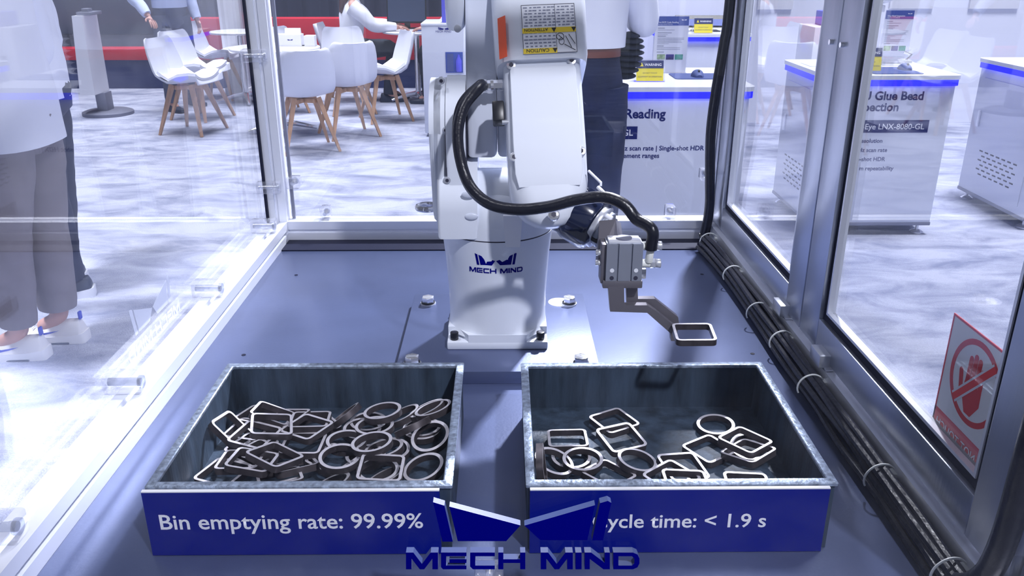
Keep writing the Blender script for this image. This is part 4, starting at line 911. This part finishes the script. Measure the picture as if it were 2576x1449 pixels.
p = atz(735, 114, .741); b = B(); b.tube([p, p + Vector((.12, -.06, .004))], .004, 8); tag(b.obj('pen', 'black_plastic'), 'black pen on the near round table', 'pen')
t = thing('water_bottle', 'small clear water bottle on the table beside the white column', 'bottle', (-2.66, 9.30, .74))
b = B(); b.lathe([(.028, .74), (.030, .76), (.030, .88), (.012, .93), (.012, .945)], (-2.66, 9.30, 0), 20); b.obj('bottle_body', 'clear_acrylic', t)
b = B(); b.cyl((-2.66, 9.30, .945), (-2.66, 9.30, .965), .014, seg=16); b.obj('cap', 'blue_tint', t)
# white column
A = aty(553, 70, 9.75); C2 = aty(607, 70, 9.75)
t = thing('white_column', 'square white column rising behind the far round table', 'column', ((A.x+C2.x)/2, 9.87, 0))
b = B(); b.bb(A.x, C2.x, 9.75, 10.0, 0, 2.8, .01); b.obj('shaft', 'table_white', t)
b = B(); b.bb(A.x-.02, C2.x+.02, 9.73, 10.02, 0, .08, .004); b.obj('base', 'table_white', t)
# narrow white cabinet behind the robot
t = thing('narrow_cabinet', 'narrow white cabinet with emblem and lit window behind the robot', 'cabinet', (-.45, 7.6, 0))
A = aty(1070, 345, 7.35); xa = A.x; xb = xa+.52
b = B(); b.bb(xa, xb, 7.35, 7.85, .03, .93, .006); b.obj('body', 'kiosk_white', t)
b = B(); b.bb(xa-.004, xb+.004, 7.345, 7.855, .93, .95, .004); b.obj('top', 'kiosk_top', t)
b = B(); b.bb(xa+.02, xb-.02, 7.37, 7.83, 0, .03); b.obj('plinth', 'alu_dark', t)
A = aty(1122, 183, 7.35); C2 = aty(1164, 131, 7.35); b = B(); b.bb(A.x, C2.x, 7.345, 7.352, A.z, C2.z, .001); b.obj('window_panel', 'poster_blue', t)
b = B(); b.bb(A.x+.012, C2.x-.08, 7.343, 7.349, A.z+.012, C2.z-.012); b.obj('window_print', 'mouse_pad', t, smooth=0)
b = B(); b.lathe([(.024, A.z+.01), (.026, A.z+.03), (.026, A.z+.10), (.010, A.z+.135), (.010, A.z+.15)], (C2.x-.035, 7.35, 0), 16); b.obj('bottle_print', 'blue_tint', t)
b = B(); e0 = aty(1102, 68, 7.35)
for pl in LOGO_WINGS + LOGO_STRIPS: tri_prism(b, pl, lambda a, c: Vector((e0.x+(a-360)*.10/1800, 7.347, e0.z-(c-330)*.10/1800)), Y3, .002)
b.obj('emblem', 'logo_navy', t, smooth=0)
e1 = aty(1096, 82, 7.347); text('lettering', 'MECH MIND', 'logo_navy', e1, X3, Z3, width=.13, parent=t, lift=.001)
A = aty(1111, 104, 7.30); C2 = aty(1124, 3, 7.30)
t = thing('poster_stand', 'violet tinted acrylic poster strip standing on the narrow cabinet', 'poster', (A.x, 7.40, .95))
b = B(); b.bb(A.x, C2.x, 7.40, 7.406, .95, 1.30, .001); b.obj('strip', 'blue_tint', t)
b = B(); b.bb(A.x-.01, C2.x+.02, 7.37, 7.44, .95, .955, .001); b.obj('base', 'clear_acrylic', t)
# things at the woman's table
A = aty(968, 66, 9.75); C2 = aty(1076, 12, 9.75); b0 = .74
monitor('wide dark monitor on the round table by the woman in white', A.x+.06, C2.x, 9.50, .80, 1.08, .74, 'screen')
p = atz(1052, 78, .74); t = thing('computer_mouse', 'dark blue computer mouse on the round table by the woman', 'mouse', (p.x, p.y, .74))
b = B(); b.sph((p.x, p.y, .742), .05, (.75, 1.1, .7)); bmesh.ops.bisect_plane(b.bm, geom=b.bm.verts[:]+b.bm.edges[:]+b.bm.faces[:], plane_co=(0, 0, .7402), plane_no=(0, 0, 1), clear_inner=True); b.obj('mouse_shell', 'mouse_pad', t)
b = B(); b.cyl((p.x-.005, p.y-.03, .768), (p.x+.005, p.y-.03, .768), .008, seg=12); b.obj('scroll_wheel', 'black_plastic', t)
# pedestal at left, dark floor stand
t = thing('display_pedestal', 'tapered white display pedestal behind the person in khaki', 'pedestal', (-4.0, 8.3, 0))
q = [(185, 40, 268, 40), (190, 222, 262, 222)]
A = aty(180, 40, 8.3); C2 = aty(226, 38, 8.3); D = aty(198, 222, 8.3); E2 = aty(262, 222, 8.3)
b = B(); b.rings([[Vector((D.x, 8.3, .22)), Vector((E2.x-.1, 8.3, .22)), Vector((E2.x-.1, 8.62, .22)), Vector((D.x, 8.62, .22))], [Vector((A.x, 8.3, A.z)), Vector((C2.x-.08, 8.3, A.z)), Vector((C2.x-.08, 8.62, A.z)), Vector((A.x, 8.62, A.z))]]); b.obj('body', 'table_white', t, smooth=0)
b = B(); b.bb((D.x+E2.x)/2-.05, (D.x+E2.x)/2+.05, 8.45, 8.6, .02, .22, .004); b.obj('stem', 'alu_dark', t)
b = B(); b.lathe([(.24, 0), (.24, .03), (.2, .045)], ((D.x+E2.x)/2+.02, 8.52, 0), 32); b.obj('base', 'alu_dark', t)
b = B(); b.bb(A.x+.02, C2.x-.02, 8.35, 8.6, A.z, A.z+.03, .004); b.bb(A.x+.05, C2.x-.06, 8.4, 8.5, A.z+.03, A.z+.06, .004); b.obj('device', 'alu_dark', t)
# white appliance with blue top behind the kiosk
A = aty(2040, 150, 6.3); C2 = aty(2120, 68, 6.3)
t = thing('floor_cabinet', 'white floor cabinet with a translucent blue box on top', 'cabinet', ((A.x+C2.x)/2, 6.45, 0))
b = B(); b.bb(A.x, C2.x+.06, 6.3, 6.65, .02, C2.z, .008); b.obj('body', 'table_white', t)
b = B(); b.bb(A.x+.02, C2.x+.04, 6.32, 6.63, 0, .02); b.obj('plinth', 'alu_dark', t)
b = B(); b.bb(A.x+.10, C2.x+.05, 6.36, 6.6, C2.z, C2.z+.10, .006); b.obj('blue_box', 'blue_tint', t)
p = aty(2073, 142, 6.298); b = B(); b.cyl(p, p - Y3*.02, .014, seg=14); b.obj('knob', 'alu_dark', t)

# ================================================================== people
def nz(v, s, a): return noise.noise(v*s)*a
def skinned(name, verts, edges, radii, m, parent, sub=2):
    me = bpy.data.meshes.new('t'); me.from_pydata([tuple(v) for v in verts], edges, []); o = bpy.data.objects.new('t', me); COL.objects.link(o)
    md = o.modifiers.new('s', 'SKIN'); md.use_smooth_shade = True; md.branch_smoothing = .6
    for i, r in enumerate(radii): me.skin_vertices[0].data[i].radius = (r, r) if not isinstance(r, tuple) else r
    me.skin_vertices[0].data[0].use_root = True
    s2 = o.modifiers.new('u', 'SUBSURF'); s2.levels = sub; s2.render_levels = sub
    bpy.context.view_layer.update(); ev = bpy.data.meshes.new_from_object(o.evaluated_get(bpy.context.evaluated_depsgraph_get())); bpy.data.objects.remove(o); bpy.data.meshes.remove(me)
    ev.materials.clear(); ev.materials.append(MATS[m]); ev.polygons.foreach_set('use_smooth', [True]*len(ev.polygons)); ev.name = name
    return link(name, ev, parent)
def limb(b, pts, rs, seg=20, fold=.006, fs=14):
    P_ = smoothpath(pts, 6); k = len(pts)-1; R_ = []
    for i in range(len(P_)):
        u = i/6; j = min(int(u), k-1); R_.append(rs[j] + (rs[j+1]-rs[j])*(u-j))
    n0 = len(b.bm.verts); b.tube(P_, R_, seg); b.bm.verts.ensure_lookup_table()
    for v in b.bm.verts[n0:]:
        v.co += Vector((nz(v.co, fs, fold), nz(v.co+Vector((5, 0, 0)), fs, fold), 0))
def torso(b, secs, seg=28, fold=.008, fs=9):
    """secs: (centre, half width x, half depth y)"""
    n0 = len(b.bm.verts); R_ = []
    for c, w, d in secs: c = Vector(c); R_.append([c + Vector((w*math.cos(2*PI*i/seg), d*math.sin(2*PI*i/seg), 0)) for i in range(seg)])
    b.rings(R_); b.bm.verts.ensure_lookup_table()
    for v in b.bm.verts[n0:]: v.co += Vector((nz(v.co, fs, fold), nz(v.co+Vector((3, 0, 0)), fs, fold), nz(v.co, fs*.8, fold*.5)))
def shoe(name, parent, ankle, yaw, m='shoe_white', sole='shoe_sole', sport=False, L=.28):
    """local front = -Y"""
    s = bpy.data.objects.new(name, None); COL.objects.link(s); s.parent = parent; s.location = (ankle[0], ankle[1], 0); s.rotation_euler = (0, 0, yaw)
    prof = [(.085, .030, .030, .075), (.075, .037, .030, .098), (.03, .038, .028, .095), (-.02, .040, .028, .085), (-.07, .045, .028, .066), (-.12, .048, .030, .052), (-.165, .043, .032, .044), (-.190, .028, .034, .038)]
    secs = []
    for y, w, z0, z1 in prof:
        secs.append([Vector((w*math.cos(a)*(1 if math.sin(a) < .3 else .86), y*L/.28, z0 + (z1-z0)*max(0, math.sin(a))**.7)) for a in [PI*i/14 for i in range(15)]])
    b = B(); b.rings(secs); link('upper', b.mesh('upper', m, 60), s)
    secs = []
    for y, w, z0, z1 in [(.095, .026, 0, .045), (.085, .036, 0, .042), (.03, .040, 0, .034), (-.07, .047, 0, .032), (-.13, .050, 0, .033), (-.175, .043, .004, .034), (-.200, .024, .012, .036)]:
        secs.append([Vector((x, y*L/.28, z)) for x, z in ((-w, z0), (w, z0), (w*1.03, (z0+z1)/2), (w, z1), (-w, z1), (-w*1.03, (z0+z1)/2))])
    b = B(); b.rings(secs); link('sole', b.mesh('sole', sole, 50), s)
    if sport:
        b = B(); b.box((0, .080, .112), (.022, .010, .034), .004, Matrix.Translation((0, 0, 0))); link('heel_tab', b.mesh('heel_tab', 'shoe_blue'), s)
        b = B(); b.bb(-.046, .046, -.12, .035, .0, .008, .002); link('outsole', b.mesh('outsole', 'shoe_dark'), s)
        sw = [(-.010, .058), (-.020, .047), (-.012, .043), (.020, .052), (.052, .066), (.015, .058), (-.004, .054), (-.008, .056)]
        for sx in (-1, 1):
            b = B(); tri_prism(b, [(-.055+u*1.25, v-.002) for u, v in sw], lambda a, c: Vector((sx*.0475, a, c)), Vector((sx, 0, 0)), .001); link('side_mark', b.mesh('side_mark', 'shoe_blue', 0), s)
        for k in range(4):
            b = B(); y = -.045-k*.022; b.tube([Vector((-.022, y, .083-k*.0075)), Vector((0, y-.004, .090-k*.0075)), Vector((.022, y, .083-k*.0075))], .003, 6); link('lace', b.mesh('lace', 'sticker_white'), s)
    return s
def person(label, x, y, rz, J, shirt, trouser, shoes, hair='hair_black', belt=None, shirt_hem=.86, sport=False, longhair=False, loose=1.0, sleeve=True, height=1.0, ankle_show=.0, shoe_mats=None):
    D = dict(pel=(0, 0, .94), ch=(0, -.01, 1.25), nk=(0, 0, 1.47), hd=(0, -.02, 1.62), sl=(.185, 0, 1.41), sr=(-.185, 0, 1.41), el=(.25, .03, 1.12), er=(-.25, .03, 1.12), wl=(.25, -.06, .88), wr=(-.25, -.06, .88), hl=(.095, 0, .90), hr=(-.095, 0, .90), kl=(.105, -.015, .50), kr=(-.105, -.015, .50), al=(.11, .02, .085), ar=(-.11, .02, .085), yl=0, yr=0)
    D.update(J); V = {k: (Vector(v) if isinstance(v, tuple) else v) for k, v in D.items()}
    t = thing('person', label, 'person', (x, y, 0), None, rz, local=True); t.scale = (height,)*3
    # body: one continuous skin
    vs = [V['pel'], V['ch'], V['nk'] - Vector((0, 0, .06)), V['nk'] + Vector((0, -.005, .03)), V['hd'], V['hd'] + Vector((0, 0, .085)), V['hd'] + Vector((0, -.108, -.01))]
    ed = [(0, 1), (1, 2), (2, 3), (3, 4), (4, 5), (4, 6)]; rs = [(.12, .09), (.14, .10), .08, .055, (.078, .095), .055, .016]
    for s in (1, -1): vs.append(V['hd'] + Vector((s*.088, .01, 0))); ed.append((4, len(vs)-1)); rs.append(.016)
    for sfx in 'lr':
        sg = 1 if sfx == 'l' else -1
        i = len(vs); vs += [V['s'+sfx], V['e'+sfx], V['w'+sfx]]; rs += [.055, .042, .030]; ed += [(2, i), (i, i+1), (i+1, i+2)]
        d = (V['w'+sfx]-V['e'+sfx]).normalized(); side = d.cross(Vector((0, 0, 1)) if abs(d.z) < .8 else Vector((sg, 0, 0))).normalized(); nrm = d.cross(side)
        pm = len(vs); vs.append(V['w'+sfx] + d*.055); rs.append((.030, .018)); ed.append((i+2, pm))
        for f_ in range(4):
            o_ = (f_-1.5)*.019; L_ = (.060, .072, .068, .052)[f_]; a = len(vs); vs += [V['w'+sfx] + d*.088 + side*o_, V['w'+sfx] + d*(.088+L_*.5) + side*o_*1.05 + nrm*.008, V['w'+sfx] + d*(.088+L_*.95) + side*o_ + nrm*.026]; rs += [.0095, .0085, .0075]; ed += [(pm, a), (a, a+1), (a+1, a+2)]
        a = len(vs); vs += [V['w'+sfx] + d*.040 + side*.038 + nrm*.008, V['w'+sfx] + d*.072 + side*.052 + nrm*.016]; rs += [.011, .009]; ed += [(pm, a), (a, a+1)]
        i = len(vs); vs += [V['h'+sfx], V['k'+sfx], V['a'+sfx], V['a'+sfx] + Vector((0, -.10, -.045))]; rs += [.085, .055, .038, .028]; ed += [(0, i), (i, i+1), (i+1, i+2), (i+2, i+3)]
    skinned('body', vs, ed, rs, 'skin', t)
    # eyes, mouth
    for s in (1, -1): b = B(); b.sph(V['hd'] + Vector((s*.032, -.088, .005)), .011, (1, .6, .7), 10); link('eye', b.mesh('eye', 'black_plastic'), t)
    b = B(); b.tube([V['hd'] + Vector((-.022, -.086, -.055)), V['hd'] + Vector((0, -.092, -.056)), V['hd'] + Vector((.022, -.086, -.055))], .005, 8); link('mouth', b.mesh('mouth', 'leather'), t)
    # hair
    b = B(); secs = []
    c = V['hd'] + Vector((0, .018, .035)); b.sph(c, .104, (.95, 1.02, .98), 20)
    for v in list(b.bm.verts):
        if v.co.y < c.y-.03 and v.co.z < c.z+.03: v.co.z = max(v.co.z, c.z+.035)
        v.co += Vector((nz(v.co, 30, .006), nz(v.co, 25, .006), 0))
    if longhair:
        torso(b, [(V['hd'] + Vector((0, .05, .03)), .10, .065), (V['hd'] + Vector((0, .065, -.08)), .115, .06), (V['nk'] + Vector((.0, .085, -.02)), .13, .05), (V['nk'] + Vector((0, .10, -.13)), .12, .045), (V['nk'] + Vector((0, .10, -.20)), .07, .03)], 20, .018, 22)
    link('hair', b.mesh('hair', hair, 60), t)
    # trousers
    b = B(); pl = V['pel']; md = (V['hl']+V['hr'])/2
    torso(b, [(md + Vector((0, 0, -.10)), .06, .07), (md + Vector((0, .01, -.05)), .165, .115), (pl + Vector((0, .012, .0)), .172, .120), (pl + Vector((0, 0, .08)), .158, .108), (pl + Vector((0, -.005, .13)), .150, .102)], 24, .006)
    for sfx in 'lr':
        an = V['a'+sfx] + Vector((0, 0, ankle_show))
        limb(b, [V['h'+sfx] + Vector((0, 0, .02)), V['h'+sfx]*.6+V['k'+sfx]*.4, V['k'+sfx], V['k'+sfx]*.5+an*.5, an], [.100*loose**.3, .094*loose**.6, .074*loose, .068*loose, .058*loose], fold=.007)
    link('trousers', b.mesh('trousers', trouser, 70), t)
    if belt:
        b = B(); torso(b, [(pl + Vector((0, 0, .098)), .160, .112), (pl + Vector((0, 0, .13)), .158, .110)], 28, 0); link('belt', b.mesh('belt', belt, 60), t)
    # shirt
    b = B(); up = V['ch']-pl
    hem = Vector((pl.x, pl.y, shirt_hem)); hw = .175*loose if shirt_hem < .95 else .172
    torso(b, [(hem, hw+.005, .125*loose**.6), (hem*.6+V['ch']*.4, hw+.004, .130*loose**.5), (V['ch'] + Vector((0, 0, -.04)), .182, .130), (V['ch'] + Vector((0, 0, .08)), .190, .125), ((V['sl']+V['sr'])/2 + Vector((0, 0, .0)), .180, .100), ((V['sl']+V['sr'])/2 + Vector((0, 0, .055)), .10, .08), (V['nk'] + Vector((0, 0, .0)), .066, .066), (V['nk'] + Vector((0, 0, .02)), .062, .062)], 30, .010)
    for sfx in 'lr':
        limb(b, [V['s'+sfx]*.9 + V['ch']*.1 + Vector((0, 0, .0)), V['s'+sfx]*.5+V['e'+sfx]*.5, V['e'+sfx], V['e'+sfx]*.45+V['w'+sfx]*.55, V['w'+sfx]*.97+V['e'+sfx]*.03], [.082, .074, .062, .054, .045], fold=.008)
    link('shirt', b.mesh('shirt', shirt, 70), t)
    for sfx, yw in (('l', V['yl']), ('r', V['yr'])):
        sm = shoe_mats or ('shoe_white', 'shoe_sole'); shoe('shoe', t, V['a'+sfx] + Vector((0, 0, 0)), yw, sm[0], sm[1], sport)
    return t
# person in khaki at the left: faces left (-X)
P1 = Vector((-1.80, 3.06, 0))
person('person in loose white shirt, khaki trousers and white sneakers outside the left pane', -1.76, 3.05, -PI/2, dict(al=(.05, -.125, .10), ar=(-.105, -.045, .10), kl=(.085, -.075, .52), kr=(-.10, -.03, .50), el=(.27, -.02, 1.13), wl=(.25, -.20, 1.0), er=(-.27, -.02, 1.13), wr=(-.25, -.2, 1.0)), 'shirt_white', 'khaki', None, shirt_hem=.84, sport=True, loose=1.18, ankle_show=.05)
person('person in white shirt and dark trousers behind the one in khaki', -2.03, 3.74, -PI/2+.3, dict(al=(.11, .0, .085), ar=(-.11, -.06, .085)), 'shirt_white', 'jeans', None, shirt_hem=.90, loose=1.05, shoe_mats=('shoe_dark', 'sticker_white'))
person('person in light blue shirt, grey jeans and black shoes behind the white chairs', -3.33, 8.86, .9, dict(al=(.20, .12, .085), ar=(-.17, -.08, .085), kl=(.15, .03, .5), kr=(-.14, -.05, .5), er=(-.36, .02, 1.13), wr=(-.34, -.16, .95), hl=(.10, 0, .9), hr=(-.10, 0, .9)), 'shirt_blue', 'jeans_grey', None, shirt_hem=1.0, shoe_mats=('shoe_dark', 'shoe_dark'))
person('person in white shirt, brown belt and dark jeans standing behind the robot', .328, 3.66, 2.9, dict(el=(.23, -.14, 1.16), er=(-.23, -.14, 1.16), wl=(.10, -.33, 1.28), wr=(-.10, -.33, 1.28)), 'shirt_white', 'jeans', None, shirt_hem=1.075, belt='leather', height=1.04, shoe_mats=('shoe_dark', 'shoe_dark'), loose=1.05)
person('woman in white blouse with brown hair seated at the far round table', -1.62, 9.30, 1.75, dict(pel=(0, .02, .57), ch=(0, -.02, .83), nk=(0, -.04, 1.06), hd=(0, -.07, 1.21), sl=(.165, -.03, 1.0), sr=(-.165, -.03, 1.0), el=(.24, -.24, .80), er=(-.22, -.24, .80), wl=(.18, -.48, .78), wr=(-.15, -.47, .78), hl=(.09, -.02, .56), hr=(-.09, -.02, .56), kl=(.11, -.42, .54), kr=(-.11, -.42, .54), al=(.10, -.40, .085), ar=(-.10, -.36, .085)), 'shirt_white', 'trouser_dark', None, hair='hair', shirt_hem=.56, longhair=True, shoe_mats=('shoe_dark', 'shoe_dark'))
person('person in white shirt and dark trousers seated beside the narrow cabinet', -.38, 9.15, -1.75, dict(pel=(0, .02, .57), ch=(0, -.02, .83), nk=(0, -.04, 1.06), hd=(0, -.07, 1.21), sl=(.165, -.03, 1.0), sr=(-.165, -.03, 1.0), el=(.24, -.2, .82), er=(-.22, -.2, .82), wl=(.18, -.40, .79), wr=(-.15, -.40, .79), hl=(.09, -.02, .56), hr=(-.09, -.02, .56), kl=(.11, -.42, .55), kr=(-.11, -.42, .54), al=(.10, -.42, .085), ar=(-.10, -.38, .085)), 'shirt_white', 'trouser_dark', None, shirt_hem=.56, shoe_mats=('shoe_dark', 'shoe_dark'))
o = copy_tree(ch); o.location = (-.36, 9.15, 0); o.rotation_euler = (0, 0, -1.75); o['label'] = 'white shell chair under the person beside the narrow cabinet'
# black quilted bag at the standing person's side
A = aty(1572, 200, 3.72); C2 = aty(1622, 82, 3.72); xc = (A.x+C2.x)/2-.02
t = thing('shoulder_bag', 'black quilted bag hanging beside the person in dark jeans', 'bag', (xc, 3.75, A.z))
n_ = 8
for k in range(n_):
    z0 = A.z + (C2.z-A.z)*k/n_; z1 = A.z + (C2.z-A.z)*(k+1)/n_; w = (.055, .062, .068, .07, .07, .066, .056, .04)[k]
    b = B(); b.sph((xc-.02+.004*k, 3.75, (z0+z1)/2), 1, (w, .055, (z1-z0)*.62), 20); b.obj('quilted_roll', 'trouser_dark', t)
b = B(); b.tube([Vector((xc-.03, 3.75, C2.z-.01)), Vector((xc-.06, 3.71, C2.z+.16)), Vector((xc-.13, 3.66, C2.z+.30))], .012, 8); b.obj('strap', 'trouser_dark', t)
